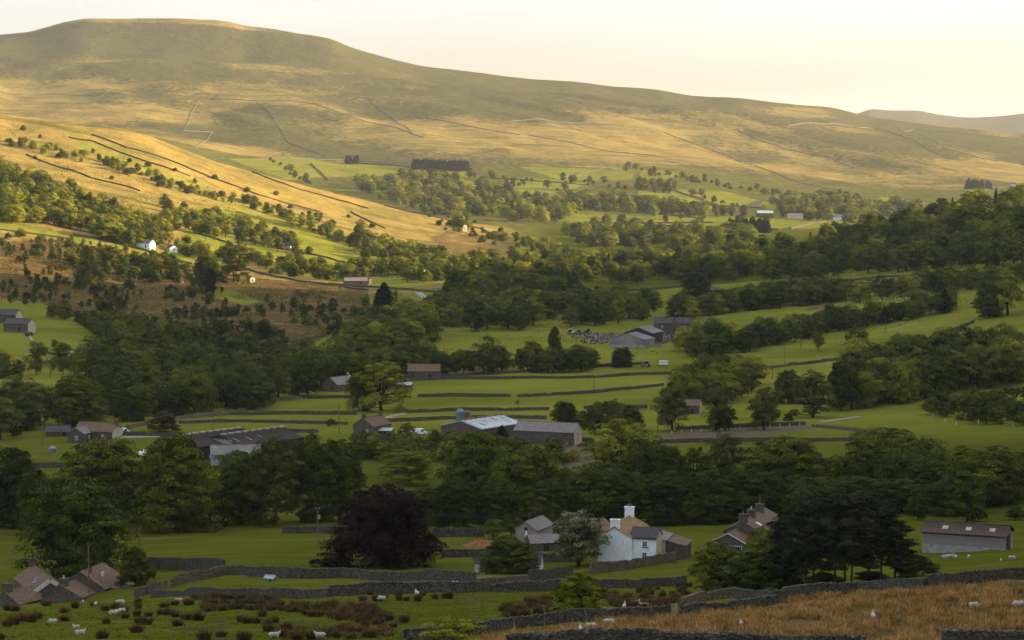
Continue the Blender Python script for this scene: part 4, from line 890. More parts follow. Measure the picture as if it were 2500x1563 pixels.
for pp, lb, k in mw:
    wall(pp, lb + ', drystone' if 'drystone' not in lb else lb, 1.2, (STONE, SAND, mat('pale_limestone', m_stone([(.14, .13, .11), (.24, .225, .19), (.33, .31, .27)])))[k])
sw = [([(167, 336), (231, 347), (290, 372), (350, 393), (410, 412), (465, 432)], 'under the highest hedge'), ([(63, 378), (123, 402), (223, 436), (316, 458), (342, 468)], 'above the sunlit wood'),
      ([(223, 330), (309, 362), (402, 388), (465, 414), (532, 440), (632, 477), (781, 518)], 'straight down the middle of the slope'), ([(551, 401), (614, 421), (707, 455), (800, 482), (900, 510)], 'along the shoulder'),
      ([(707, 430), (800, 458), (900, 489)], 'just below the crest'), ([(800, 458), (870, 482), (938, 503), (1101, 540), (1172, 559), (1228, 585)], 'towards the tiny ruined barn'), ([(856, 518), (900, 540), (941, 559)], 'in a short steep piece')]
for pp, lb in sw: wall(pp, 'thin dark drystone wall on the golden spur ' + lb, 1.15, w=.5, ymax=2450)
fw = [([(486, 240), (468, 274), (450, 320)], 'falling from the long level wall'), ([(447, 320), (519, 323)], 'level at the foot of the square intake'), ([(630, 251), (667, 289), (705, 349), (796, 382)], 'bending down to the green fields'),
      ([(0, 222), (120, 230), (232, 235), (400, 239), (517, 242), (775, 256), (930, 305), (1034, 336)], 'running level for a mile'), ([(519, 323), (475, 362)], 'in a short pale slant'),
      ([(1797, 317), (1860, 345), (1920, 365), (2028, 384), (2084, 410)], 'dropping past the low knoll'), ([(1622, 324), (1767, 376), (1898, 425), (2065, 470)], 'falling to the valley road trees'), ([(2121, 313), (2270, 369), (2330, 390)], 'on the bare shoulder'),
      ([(2195, 313), (2307, 362), (2437, 395)], 'near the far dale head'), ([(1250, 295), (1430, 298), (1612, 300), (1922, 310), (2232, 315), (2490, 341)], 'level under the skyline ridge'), ([(1290, 330), (1400, 350), (1500, 372), (1600, 380)], 'wandering above the hay fields'),
      ([(1040, 290), (1150, 310), (1270, 330)], 'above the plantation'), ([(900, 240), (960, 290), (1010, 330)], 'beside the stream gully'), ([(650, 385), (840, 390), (1000, 400)], 'along the head of the green fields')]
for pp, lb in fw: wall([(a, b) for a, b in pp], 'thread of drystone wall on the big fell ' + lb, 1.0, mat('pale_limestone', None), w=.6)
# ================================================================= rushes
def m_rush(nt):
    g = G(nt); o = g.obj(); s = g.n('ShaderNodeSeparateXYZ'); g.l(o, s.inputs[0])
    n = g.noise(5, 2, o); r = g.rnd()
    c = g.ramp(n, [(.3, (.045, .030, .010)), (.55, (.105, .062, .022)), (.75, (.20, .120, .045))])
    c = g.mix(.6, c, g.mix(1.0, c, g.ramp(r, [(0, (.55, .6, .5)), (.5, (1, 1, 1)), (1, (1.5, 1.35, 1.2))]), 'MULTIPLY'))
    p = g.princ(c, .9, None, .05); g.out(p)
RUSH = mat('rush_blade', m_rush)
def blades(seed, n, R0, H, sp, w):
    rng = np.random.default_rng(seed)
    a = rng.uniform(0, 6.28, n); r = R0 * np.sqrt(rng.uniform(0, 1, n)); h = H * rng.uniform(.55, 1.1, n)
    d = np.stack([np.cos(a), np.sin(a), 0 * a], 1); ln = (sp * (r / R0) + rng.normal(0, .12, n))[:, None]
    b = d * r[:, None] * .75; b[:, 2] = -.05
    m = b + d * ln * h[:, None] * .45 + np.array([0, 0, 1]) * h[:, None] * .6
    t = b + d * ln * h[:, None] * 1.0 + np.array([0, 0, 1]) * h[:, None] * (1 - .25 * np.abs(ln))
    sd_ = np.stack([-np.sin(a + rng.normal(0, .8, n)), np.cos(a), 0 * a], 1) * w
    v = np.stack([b - sd_, b + sd_, m + sd_ * .8, t, m - sd_ * .8], 1)
    return v
def blade_mesh(name, v, m):
    n = len(v); me = bpy.data.meshes.new(name); i = np.arange(n) * 5
    q = np.stack([i, i + 1, i + 2, i + 4], 1); t = np.stack([i + 4, i + 2, i + 3], 1)
    vv = v.reshape(-1, 3).astype(np.float32)
    me.vertices.add(len(vv)); me.vertices.foreach_set('co', vv.ravel())
    li = np.concatenate([q, t], 1).ravel().astype(np.int32)
    me.loops.add(len(li)); me.loops.foreach_set('vertex_index', li)
    ls = (np.arange(n)[:, None] * 7 + np.array([0, 4])).ravel().astype(np.int32)
    me.polygons.add(2 * n); me.polygons.foreach_set('loop_start', ls); me.update(calc_edges=True); me.materials.append(m); return me
RM = [blade_mesh('rush_clump', blades(s, 170, .45, .95, .55, .022), RUSH) for s in range(5)]
RR = random.Random(17)
def rush(p, s, lb, gr):
    o = link('rush_clump', RM[RR.randrange(5)]); o.location = p; o.rotation_euler = (0, 0, RR.uniform(0, 6.28)); o.scale = (s * RR.uniform(.9, 1.35), s * RR.uniform(.9, 1.35), s * RR.uniform(.75, 1.1))
    tag(o, lb, 'rush clump', gr)
rl = [(50,770),(100,775),(310,738),(495,755),(420,785),(620,738),(690,770),(755,755),(810,775),(905,725),(908,757),(1075,750),(1145,735),(1240,735),(150,840),(205,845),(245,825),(90,860),(50,875),(425,840),(700,856),(820,820),(900,810),(975,810),(1055,795),(1105,800),(1150,812),(1220,830),(1300,835),(915,855),(955,862),(1165,872),(895,912),(670,955),(1580,845),(1620,856),(1680,856),(1720,812),(1800,850),(1760,880),(1880,897),(1850,945),(0,960),(1600,965),(1450,945),(1340,970)]
for cx, cy in rl: rush(hit(cx * .372, 1200 + (cy + 12) * .372), RR.uniform(1.0, 1.5), 'dark brown rush clump standing alone on the short green sward', 'scattered rush clumps on the green field')
def rpatch(poly, n, lb, gr, seed):
    r = random.Random(seed); xs = [q[0] for q in poly]; ys = [q[1] for q in poly]; k = 0
    while k < n:
        x = r.uniform(min(xs), max(xs)); y = r.uniform(min(ys), max(ys))
        if inpoly(np.array(x), np.array(y), poly): rush(hit(x, y), r.uniform(.8, 1.25), lb, gr); k += 1
DL = 'reddish brown rush clump massed in '
rpatch([(470, 1457), (560, 1455), (690, 1460), (690, 1492), (600, 1490), (500, 1497)], 62, DL + 'the thick bed below the brow wall', 'rush bed below the brow wall', 1)
rpatch([(700, 1478), (900, 1480), (1000, 1520), (900, 1530), (800, 1512), (700, 1495)], 66, DL + 'the middle of the green field', 'rush bed in the middle of the field', 2)
rpatch([(900, 1450), (1060, 1452), (1120, 1462), (1000, 1470), (880, 1468)], 16, DL + 'the strip where sheep graze by the long wall', 'rushes by the long wall', 3)
rpatch([(1230, 1480), (1340, 1458), (1360, 1500), (1220, 1512)], 26, DL + 'the bank left of the round yellow bush'.replace('left of', 'before'), 'rushes by the yellow bush', 4)
rpatch([(1470, 1445), (1560, 1440), (1690, 1432), (1670, 1470), (1560, 1495), (1480, 1480)], 54, DL + 'the hollow before the sheepfold', 'rushes before the sheepfold', 5)
rpatch([(650, 1540), (960, 1530), (960, 1562), (660, 1563)], 26, DL + 'the wet corner beside the broken wall', 'rushes in the wet corner', 6)
# moor grass and sward: nobody could count it
def tufts(name, n, poly, seed, H, R0, nb, w, m, cond=None, y1=340, sc=(.7, 1.4)):
    rng = np.random.default_rng(seed); base = [blades(seed * 10 + k, nb, R0, H, .6, w) for k in range(6)]
    sel = np.argwhere(inpoly(GPX, GPY, poly) & (GY < y1) & (GY > 200)); out_ = []
    wgt = (GY[sel[:, 0], 0] ** 2); wgt = wgt / wgt.sum()
    ch = sel[rng.choice(len(sel), n, p=wgt)]
    for r_, c_ in ch:
        r2 = min(r_ + 1, nR - 1); c2 = min(c_ + 1, nC - 1); a, b = rng.uniform(size=2)
        lerp = lambda A: (A[r_, c_] * (1 - a) + A[r_, c2] * a) * (1 - b) + (A[r2, c_] * (1 - a) + A[r2, c2] * a) * b
        p = np.array([lerp(GX), lerp(GY), lerp(GZ)])
        if cond is not None and cond(p[0], p[1]) < rng.uniform(-.15, .25): continue
        v = base[rng.integers(6)] * rng.uniform(*sc); t = rng.uniform(0, 6.28); cs, sn = math.cos(t), math.sin(t)
        q = v.copy(); q[..., 0] = v[..., 0] * cs - v[..., 1] * sn; q[..., 1] = v[..., 0] * sn + v[..., 1] * cs; out_.append(q + p)
    o = link(name, blade_mesh(name, np.concatenate(out_), m)); o['kind'] = 'stuff'; return o
def m_moor(nt):
    g = G(nt); p = g.pos(); n = g.noise(.55, 4, p, .65); n2 = g.noise(2.5, 2, p)
    c = g.ramp(n, [(.30, (.10, .074, .020)), (.43, (.24, .135, .040)), (.57, (.46, .245, .075)), (.74, (.60, .38, .13))])
    c = g.mix(.6, c, g.mix(1.0, c, g.ramp(n2, [(.3, (.45, .45, .45)), (.7, (1.3, 1.3, 1.3))]), 'MULTIPLY')); g.out(g.princ(c, .95, None, .03))
def m_sward(nt):
    g = G(nt); p = g.pos(); n = g.noise(.6, 3, p)
    g.out(g.princ(g.ramp(n, [(.3, (.035, .050, .006)), (.6, (.080, .092, .010)), (.8, (.13, .11, .022))]), .95, None, .03))
MOORP = [(1010, 1640), (1180, 1562), (1400, 1532), (1640, 1506), (1700, 1500), (1880, 1478), (2000, 1460), (2200, 1448), (2560, 1420), (2560, 1700), (1010, 1700)]
clump = lambda x, y: 1.6 * float(fbm(np.array(x / 2.6), np.array(y / 4.5), 3, 91)) + .10
tufts('moor_grass', 15000, MOORP, 3, .62, .30, 13, .018, mat('moor_grass', m_moor), clump, 340, (.7, 2.0))
tufts('grass', 9000, [(-60, 1500), (300, 1470), (800, 1450), (1700, 1430), (1660, 1500), (1000, 1560), (900, 1620), (-60, 1620)], 5, .22, .16, 7, .012, mat('sward_blades', m_sward), None, 345, (.5, 1.6))

for k, pl in enumerate([[(470, 1457), (560, 1455), (690, 1460), (690, 1492), (600, 1490), (500, 1497)], [(700, 1478), (900, 1480), (1000, 1520), (900, 1530), (800, 1512), (700, 1495)], [(1470, 1445), (1560, 1440), (1690, 1432), (1670, 1470), (1560, 1495), (1480, 1480)], [(1230, 1480), (1340, 1458), (1360, 1500), (1220, 1512)], [(650, 1540), (960, 1530), (960, 1562), (660, 1563)]]):
    tufts('rush_undergrowth', 300, pl, 40 + k, .62, .22, 12, .016, RUSH, None, 345, (.6, 1.5))
# ================================================================= building materials
def simple(name, cols, scale=1.5, rough=.85, spec=.2, stretch=(1, 1, 1), bump=.3, metal=0.0):
    def b(nt):
        g = G(nt); o = g.pos(); n = g.noise(scale, 5, g.mapping(o, stretch))
        g.out(g.princ(g.ramp(n, [(.3, cols[0]), (.52, cols[1]), (.72, cols[2])]), rough, g.bump(n, bump, .05), spec, metal))
    return mat(name, b)
def m_white(nt):
    g = G(nt); o = g.pos(); v = g.n('ShaderNodeTexVoronoi'); v.inputs['Scale'].default_value = 2.6; g.l(g.mapping(o, (1, 1, 2)), v.inputs['Vector'])
    n = g.noise(.8, 6, o); st = g.noise(1.1, 5, g.mapping(o, (1.6, 1.6, .35)))
    c = g.ramp(n, [(.3, (.74, .77, .73)), (.6, (.86, .88, .84))])
    c = g.mix(g.math('MULTIPLY', g.ramp(st, [(.58, (0, 0, 0)), (.74, (1, 1, 1))]), .5), c, (.34, .32, .28))
    h = g.math('SUBTRACT', g.math('MULTIPLY', n, .4), v.outputs['Distance'])
    g.out(g.princ(c, .9, g.bump(h, .5, .06), .2))
WHITE = mat('whitewashed_stone', m_white)
def m_slate(cols):
    def b(nt):
        g = G(nt); o = g.pos(); r = g.noise(2.6, 2, g.mapping(o, (1, 1, 3))); n = g.noise(.6, 5, o); f = g.noise(7, 3, o)
        c = g.ramp(r, [(.30, cols[0]), (.5, cols[1]), (.68, cols[2])])
        c = g.mix(g.math('MULTIPLY', g.ramp(n, [(.45, (0, 0, 0)), (.66, (1, 1, 1))]), .6), c, cols[3])
        c = g.mix(g.math('MULTIPLY', g.ramp(f, [(.62, (0, 0, 0)), (.70, (1, 1, 1))]), .5), c, (.40, .37, .31))
        g.out(g.princ(c, .85, g.bump(f, .3, .04), .25))
    return b
ROOF_B = mat('brown_stone_slates', m_slate([(.080, .048, .028), (.145, .088, .050), (.22, .145, .090), (.12, .068, .036)]))
ROOF_O = mat('lichen_stone_slates', m_slate([(.13, .075, .038), (.23, .130, .058), (.31, .19, .10), (.36, .165, .04)]))
ROOF_D = mat('dark_slates', m_slate([(.045, .040, .042), (.072, .062, .062), (.10, .09, .088), (.055, .047, .048)]))
ROOF_G = mat('grey_stone_slates', m_slate([(.12, .10, .085), (.20, .168, .145), (.29, .25, .215), (.15, .125, .10)]))
def m_corr(cols, per=2.2):
    def b(nt):
        g = G(nt); o = g.obj(); w = g.n('ShaderNodeTexWave'); w.inputs['Scale'].default_value = per; w.bands_direction = 'X'; g.l(o, w.inputs['Vector'])
        n = g.noise(.45, 5, g.mapping(o, (1, .3, .3))); f = g.noise(3, 4, o)
        c = g.ramp(n, [(.3, cols[0]), (.55, cols[1]), (.75, cols[2])]); c = g.mix(.35, c, g.mix(1.0, c, g.ramp(f, [(.3, (.6, .6, .6)), (.7, (1.2, 1.2, 1.2))]), 'MULTIPLY'))
        g.out(g.princ(c, .85, g.bump(w.outputs['Fac'], .5, .05), .08))
    return b
CORR_B = mat('rusty_sheet', m_corr([(.055, .034, .026), (.095, .058, .042), (.14, .09, .066)]))
CORR_D = mat('dark_sheet', m_corr([(.030, .021, .020), (.048, .034, .031), (.075, .054, .048)]))
CORR_W = mat('pale_fibre_sheet', m_corr([(.34, .36, .34), (.48, .50, .47), (.58, .60, .57)]))
CORR_G = mat('grey_fibre_sheet', m_corr([(.14, .13, .11), (.20, .19, .16), (.27, .255, .22)]))
BOARDS = mat('weathered_boards', m_corr([(.15, .132, .108), (.26, .232, .195), (.36, .325, .275)], 4.0))
CONC = simple('concrete', [(.20, .19, .165), (.29, .28, .245), (.36, .345, .30)])
CREAM = simple('cream_render', [(.42, .38, .28), (.55, .50, .38), (.62, .57, .45)])
TAN = simple('tan_lit_gable', [(.30, .245, .165), (.42, .35, .24), (.52, .44, .31)], .8)  # tan pieces; on gables the warm side light is put into the colour
DARKW = simple('dark_timber_shade', [(.02, .017, .014), (.035, .03, .025), (.05, .044, .037)])  # dark timber; also colours in the shade inside openings and an open gable
POT = simple('terracotta', [(.24, .085, .045), (.32, .12, .06), (.38, .15, .08)])
WPAINT = simple('white_paint', [(.66, .68, .66), (.76, .78, .76), (.8, .82, .8)])
BPAINT = simple('pale_blue_paint', [(.36, .50, .52), (.44, .58, .60), (.5, .63, .65)])
TEAL = simple('teal_paint', [(.05, .09, .085), (.07, .12, .11), (.09, .14, .13)])
ORANGE = simple('orange_stain', [(.40, .10, .03), (.52, .15, .045), (.58, .18, .06)])
BLACKM = simple('black_metal', [(.012, .012, .012), (.02, .02, .02), (.03, .03, .03)], rough=.5)
LEADM = simple('lead_flashing', [(.42, .42, .40), (.55, .55, .53), (.62, .62, .6)])
GALV = simple('galvanised', [(.12, .15, .17), (.17, .21, .235), (.22, .27, .29)], rough=.45, metal=.5)
RUSTM = simple('rusty_steel', [(.12, .065, .04), (.19, .105, .065), (.25, .15, .1)], rough=.7)
POLEM = simple('creosoted_pole', [(.10, .065, .035), (.16, .105, .055), (.21, .15, .085)], stretch=(4, 4, .6))
def m_glass(nt):
    g = G(nt); g.out(g.princ((.012, .014, .016), .12, None, .6))
GLASS = mat('window_glass', m_glass)
BR = random.Random(23)
class House:
    """local x runs along the ridge; -y is the front side"""
    def __init__(s, name, label, cat, loc, rz, group=None):
        s.root = empty(name, loc, rz); tag(s.root, label, cat, group)
        s.near = loc.y < 560
    def put(s, o, off, rz): o.location = off; o.rotation_euler = (0, 0, rz); return o
    def block(s, Lx, Wy, eh, rh, wm, rm, off=(0, 0, 0), rz=0, ov=.25, mono=False, rname='roof', gables=None, below=2.2):
        """walls and roof of one range; mono: single slope falling towards -y. returns a frame to hang openings on"""
        off = Vector(off); hx, hy = Lx / 2, Wy / 2
        mb = MB(); z0 = -below
        if mono: prof = [(-hy, z0), (hy, z0), (hy, rh), (-hy, eh)]
        else: prof = [(-hy, z0), (hy, z0), (hy, eh), (0, rh), (-hy, eh)]
        n = len(prof)
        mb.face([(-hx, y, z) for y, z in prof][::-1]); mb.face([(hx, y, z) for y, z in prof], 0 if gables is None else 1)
        for a in range(n):
            (y1, z1), (y2, z2) = prof[a], prof[(a + 1) % n]
            if a == 0: continue
            if (not mono and a in (2, 3)) or (mono and a == 2): continue
            mb.face([(-hx, y1, z1), (hx, y1, z1), (hx, y2, z2), (-hx, y2, z2)])
        s.put(mb.build('wall', [wm] + ([gables] if gables is not None else []), s.root), off, rz)
        slopes = [(hy, rh, -hy, eh)] if mono else [(0, rh, -hy, eh), (0, rh, hy, eh)]
        for (yt, zt, yb, zb) in slopes:
            v = Vector((yb - yt, zb - zt)); L_ = v.length; v /= L_; nrm = Vector((-v.y, v.x)) if v.x > 0 else Vector((v.y, -v.x))
            if nrm.y < 0: nrm = -nrm
            yb2, zb2 = yb + v.x * ov, zb + v.y * ov; t = .12
            if mono: yt2, zt2 = yt - v.x * ov, zt - v.y * ov
            else: yt2, zt2 = yt, zt
            mb = MB(); x0, x1 = -hx - ov * .6, hx + ov * .6
            a_ = [(x0, yb2, zb2), (x1, yb2, zb2), (x1, yt2, zt2), (x0, yt2, zt2)]
            up = [(x, y + nrm.x * t, z + nrm.y * t) for x, y, z in a_]
            if yb < yt: mb.hexa(a_ + up)
            else: mb.hexa([a_[1], a_[0], a_[3], a_[2]] + [up[1], up[0], up[3], up[2]])
            ro = s.put(mb.build(rname, rm, s.root), off, rz)
            if s.near and rm in (ROOF_B, ROOF_O, ROOF_D, ROOF_G):
                sb = MB(); LL = (Vector((yb2 - yt2, zb2 - zt2))).length; nc = max(4, int(LL / .36))
                for c in range(nc):
                    u = (c + .5) / nc; x = x0
                    while x < x1 - .05:
                        w = min(BR.uniform(.38, .75), x1 - x); yy = yt2 + (yb2 - yt2) * u; zz = zt2 + (zb2 - zt2) * u; lift = t + .03 + BR.uniform(0, .025)
                        ang = math.atan2(v.y, v.x) if v.x > 0 else -math.atan2(v.y, -v.x)
                        sb.box((x + w / 2, yy + nrm.x * lift, zz + nrm.y * lift), (w * .96, LL / nc * 1.12, .045), 0, 0, (ang if v.x > 0 else ang) + (-.05 if v.x > 0 else .05), 0)
                        x += w
                so = sb.build('slates', rm, ro); so['kind'] = 'stuff'
        if not mono:
            rb = MB(); rb.box((0, 0, rh + .15), (Lx + ov, .34, .14)); s.put(rb.build('ridge', rm, s.root), off, rz)
        s.fr = (Lx, Wy, off, rz)
        return s
    def _pt(s, face, u, z, d):
        Lx, Wy, off, rz = s.fr
        p = {'f': (u, -Wy / 2 - d, z), 'b': (u, Wy / 2 + d, z), 'l': (-Lx / 2 - d, u, z), 'r': (Lx / 2 + d, u, z)}[face]
        a = {'f': 0, 'b': math.pi, 'l': -math.pi / 2, 'r': math.pi / 2}[face]
        return off + Matrix.Rotation(rz, 3, 'Z') @ Vector(p), a + rz
    def window(s, face, u, z, w=.9, h=1.1, fm=None, bars=(1, 1), sill=True, lab=None):
        p, a = s._pt(face, u, z, .0); fm = fm or WPAINT; mb = MB(); f = .09
        for sx_ in (-1, 1): mb.box((sx_ * (w - f) / 2, -.03, h / 2), (f, .10, h))
        for zz in (f / 2, h - f / 2): mb.box((0, -.034, zz), (w - 2 * f, .09, f))
        for k in range(bars[0]): mb.box((-w / 2 + w * (k + 1) / (bars[0] + 1), -.026, h / 2), (.05, .075, h - 2 * f))
        for k in range(bars[1]): mb.box((0, -.022, h * (k + 1) / (bars[1] + 1)), (w - 2 * f, .07, .05))
        o = s.put(mb.build('window', fm, s.root), p, a)
        g = MB(); g.box((0, -.012, h / 2), (w - f, .03, h - f)); g.build('pane', GLASS, o)
        if sill: q = MB(); q.box((0, -.09, -.07), (w + .25, .2, .12)); q.build('sill', STONE, o)
        return s
    def door(s, face, u, z, w=1.0, h=2.0, m=None):
        p, a = s._pt(face, u, z, 0); mb = MB(); mb.box((0, -.03, h / 2), (w, .09, h)); d = s.put(mb.build('door', m or TEAL, s.root), p, a)
        k = MB(); k.box((w * .36, -.095, h * .48), (.06, .05, .14)); k.build('handle', BLACKM, d); return s
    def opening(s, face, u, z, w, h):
        p, a = s._pt(face, u, z, 0); mb = MB(); mb.box((0, .1, h / 2), (w, .23, h)); s.put(mb.build('opening', DARKW, s.root), p, a); return s  # dark panel painted as the shade of an opening, wall stays closed
    def chimney(s, x, y, z, w=.9, d=.7, h=1.5, pots=1, m=None, pm=None, ph=.55):
        Lx, Wy, off, rz = s.fr; p = off + Matrix.Rotation(rz, 3, 'Z') @ Vector((x, y, z))
        mb = MB(); mb.box((0, 0, h / 2 - .5), (d, w, h + 1.0)); mb.box((0, 0, h + .06), (d + .18, w + .18, .16)); mb.box((0, 0, h * .32), (d + .10, w + .10, .10))
        o = s.put(mb.build('chimney', m or HSTONE, s.root), p, rz)
        for k in range(pots):
            q = MB(); yy = (k - (pots - 1) / 2) * .5
            q.tube([(0, yy, h + .1), (0, yy, h + .1 + ph * .8), (0, yy, h + .1 + ph)], [.17, .13, .16], 8); q.build('chimney_pot', pm or POT, o)
        return s
    def extra(s, name, m, c, d, rz=0, ry=0.0, rx=0.0):
        Lx, Wy, off, r0 = s.fr; mb = MB(); mb.box((0, 0, 0), d, 0, 0, rx, ry)
        return s.put(mb.build(name, m, s.root), off + Matrix.Rotation(r0, 3, 'Z') @ Vector(c), r0 + rz)
def axis(a): return Vector((math.sin(R(a)), math.cos(R(a)), 0))
def long_house(name, label, cat, px, Y, a, Lx, dz=0.0, group=None):
    """a house whose near gable is centred on column px at distance Y, ridge running a degrees off the view direction"""
    p = at(px, Y); c = p + axis(a) * (Lx / 2); c.z = p.z + dz
    return House(name, label, cat, c, math.pi / 2 - R(a), group)
# ---- white farmhouse
h = long_house('farmhouse', 'whitewashed farmhouse with two chimneys and orange lichen slates', 'house', 1500, 447, 14, 15, dz=.5)
h.block(15, 6.7, 4.7, 6.5, WHITE, ROOF_O).chimney(-6.9, 0, 6.2, 1.7, 1.0, 1.7, 2, WHITE, RUSTM, .3).chimney(6.9, 0, 6.3, 1.7, 1.0, 1.9, 2, WHITE)
h.extra('verge', TAN, (-7.66, -1.75, 5.72), (.16, 3.6, .14), rx=R(28)); h.extra('verge', TAN, (-7.66, 1.75, 5.72), (.16, 3.6, .14), rx=R(-28))
wx = Vector((axis(14).y, -axis(14).x, 0))
rz0 = math.pi / 2 - R(14)
inv = Matrix.Rotation(-rz0, 3, 'Z')
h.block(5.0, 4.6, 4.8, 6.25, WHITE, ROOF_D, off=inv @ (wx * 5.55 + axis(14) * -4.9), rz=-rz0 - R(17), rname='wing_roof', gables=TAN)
h.window('f', .3, 3.1, .95, 1.05).window('f', .25, 1.1, .95, .95, sill=False)
h.extra('drainpipe', BLACKM, (-2.42, -2.38, 2.2), (.09, .09, 4.9)); h.extra('gutter', BLACKM, (0, -2.62, 4.66), (5.2, .13, .12))
h.block(8.0, 5.0, 3.35, 4.6, TAN, ROOF_G, off=(2.6, -5.9, 0), mono=True, rname='lean_to_roof').window('l', -.2, 1.2, .6, 1.3, bars=(1, 2))
h.extra('skylight', WPAINT, (-2.3, 1.6, 4.52), (.7, 1.1, .10), rx=R(14.5)); h.extra('skylight', WPAINT, (-1.1, 1.9, 4.6), (.6, .9, .10), rx=R(14.5))
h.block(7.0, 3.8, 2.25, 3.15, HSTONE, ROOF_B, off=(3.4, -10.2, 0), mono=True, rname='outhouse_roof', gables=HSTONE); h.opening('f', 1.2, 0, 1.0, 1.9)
# ---- three chimney farmhouse
h = long_house('farmhouse', 'long brown slated farmhouse with three stone chimneys behind the pines', 'house', 1812, 458, 20, 18)
h.block(18, 7.4, 4.1, 6.0, HSTONE, ROOF_B).chimney(-8.4, 0, 5.7, 1.5, 1.0, 1.7, 1).chimney(-2.2, 0, 5.8, 1.5, 1.0, 1.6, 1, None, CREAM).chimney(4.4, 0, 5.8, 1.6, 1.0, 1.7, 1)
h.extra('skylight', WPAINT, (-4.5, -2.1, 5.12), (.9, 1.2, .12), rx=R(27)); h.extra('aerial', GALV, (5.4, .2, 7.7), (.06, .06, 3.0)); h.extra('aerial', GALV, (5.4, .2, 9.0), (.05, .7, .05))
h.block(6.5, 8.2, 2.4, 4.5, HSTONE, ROOF_B, off=(-11.8, 1.2, 0), rname='wing_roof')
h.window('l', -1.4, .7, 2.6, 1.7, BPAINT, (5, 0)); h.extra('verge', LEADM, (-3.5, -2.0, 3.72), (.14, 4.4, .12), rx=R(27)); h.extra('verge', LEADM, (-3.5, 2.0, 3.72), (.14, 4.4, .12), rx=R(-27))
# ---- stone cottages
h = long_house('cottage', 'stone cottage with teal door, stepped roof and stubby chimney', 'house', 150, 428, 16, 15.5, dz=-1.7)
h.block(6.0, 7.8, 2.6, 4.6, HSTONE, ROOF_B, off=(-4.75, 0, 0)).door('l', .2, .1, 1.1, 2.1).chimney(-2.0, 0, 4.3, 1.4, 1.1, 1.4, 1, None, CREAM)
h.block(9.5, 9.4, 3.2, 6.0, HSTONE, ROOF_B, off=(3.0, -.9, 0), rname='rear_roof')
h.extra('stovepipe', BLACKM, (-2.4, -.9, 6.0), (.22, .22, 2.0)); h.extra('roof_vent', LEADM, (-.6, -2.4, 5.2), (.5, .4, .8)); h.extra('verge', ROOF_O, (-4.9, -2.3, 4.95), (.3, 5.2, .16), rx=R(30.5))
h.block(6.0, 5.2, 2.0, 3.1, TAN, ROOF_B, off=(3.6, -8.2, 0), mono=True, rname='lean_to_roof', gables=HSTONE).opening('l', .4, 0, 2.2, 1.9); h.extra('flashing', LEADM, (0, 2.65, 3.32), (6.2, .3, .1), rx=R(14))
h = long_house('cottage', 'cottage with long brown roof, cream bargeboard and tall black flue', 'house', 123, 436, -23, 15.5, dz=-1.8)
h.block(15.5, 6.6, 3.1, 5.3, HSTONE, ROOF_B).chimney(7.2, 0, 5.0, 1.2, 1.0, 1.6, 1, None, BLACKM, 1.0)
h.extra('bargeboard', CREAM, (-7.86, 1.7, 3.98), (.14, 4.0, .75), rx=R(-33.7)); h.extra('bargeboard', CREAM, (-7.86, -1.7, 3.98), (.14, 4.0, .75), rx=R(33.7)); h.extra('skylight', GLASS, (-3.4, 1.9, 4.22), (.8, .9, .14), rx=R(-33.7)); h.extra('skylight', GLASS, (-2.0, 1.5, 4.5), (.6, .7, .14), rx=R(-33.7))
h.block(5.0, 3.2, 1.9, 2.9, HSTONE, ROOF_B, off=(-4.2, 4.9, 0), rz=math.pi, mono=True, rname='lean_to_roof')
h = long_house('cottage', 'stone cottage end with square chimney half hidden by the long roof', 'house', 12, 430, 30, 7, dz=-1.9)
h.block(7, 6.5, 3.0, 4.9, HSTONE, ROOF_B).chimney(-2.6, .2, 4.6, 1.5, 1.1, 1.7, 1).window('l', -1.4, 1.0, .7, .8)
# ---- timber shed on the pasture
p = at(2362, 428); p.z += .2
h = House('field_shed', 'weathered board shed with brown sheet roof on the sheep pasture', 'shed', p, R(-22))
h.block(14.6, 7.6, 3.1, 4.5, BOARDS, DARKW)
h.extra('plinth', CONC, (0, -3.84, .05), (14.7, .16, 2.2)); h.extra('plinth', CONC, (7.34, -.0, -.1), (.12, 7.5, 1.8))
for k in range(29):
    x = -7.0 + k * .5
    h.extra('board', BOARDS, (x, -3.86, 2.12), (.46, .08 + BR.uniform(0, .05), 1.9))
for k in range(15):
    for sgn in (-1, 1):
        x = -7.2 + k * 1.03; h.extra('roof_sheet', CORR_B, (x, sgn * 1.98, 3.96 + BR.uniform(0, .03)), (1.06, 4.2, .07), rx=R(-20.2 * sgn))
    h.extra('ridge_cap', CORR_B, (-7.2 + k * 1.03, 0, 4.72), (.98, .6, .12))
for x in (-3.6, .6, 4.8): h.extra('skylight', TAN, (x, -2.1, 4.02), (1.0, 1.2, .08), rx=R(20.2))
h.extra('gate', DARKW, (7.38, -.6, 1.7), (.1, 3.2, 3.0))
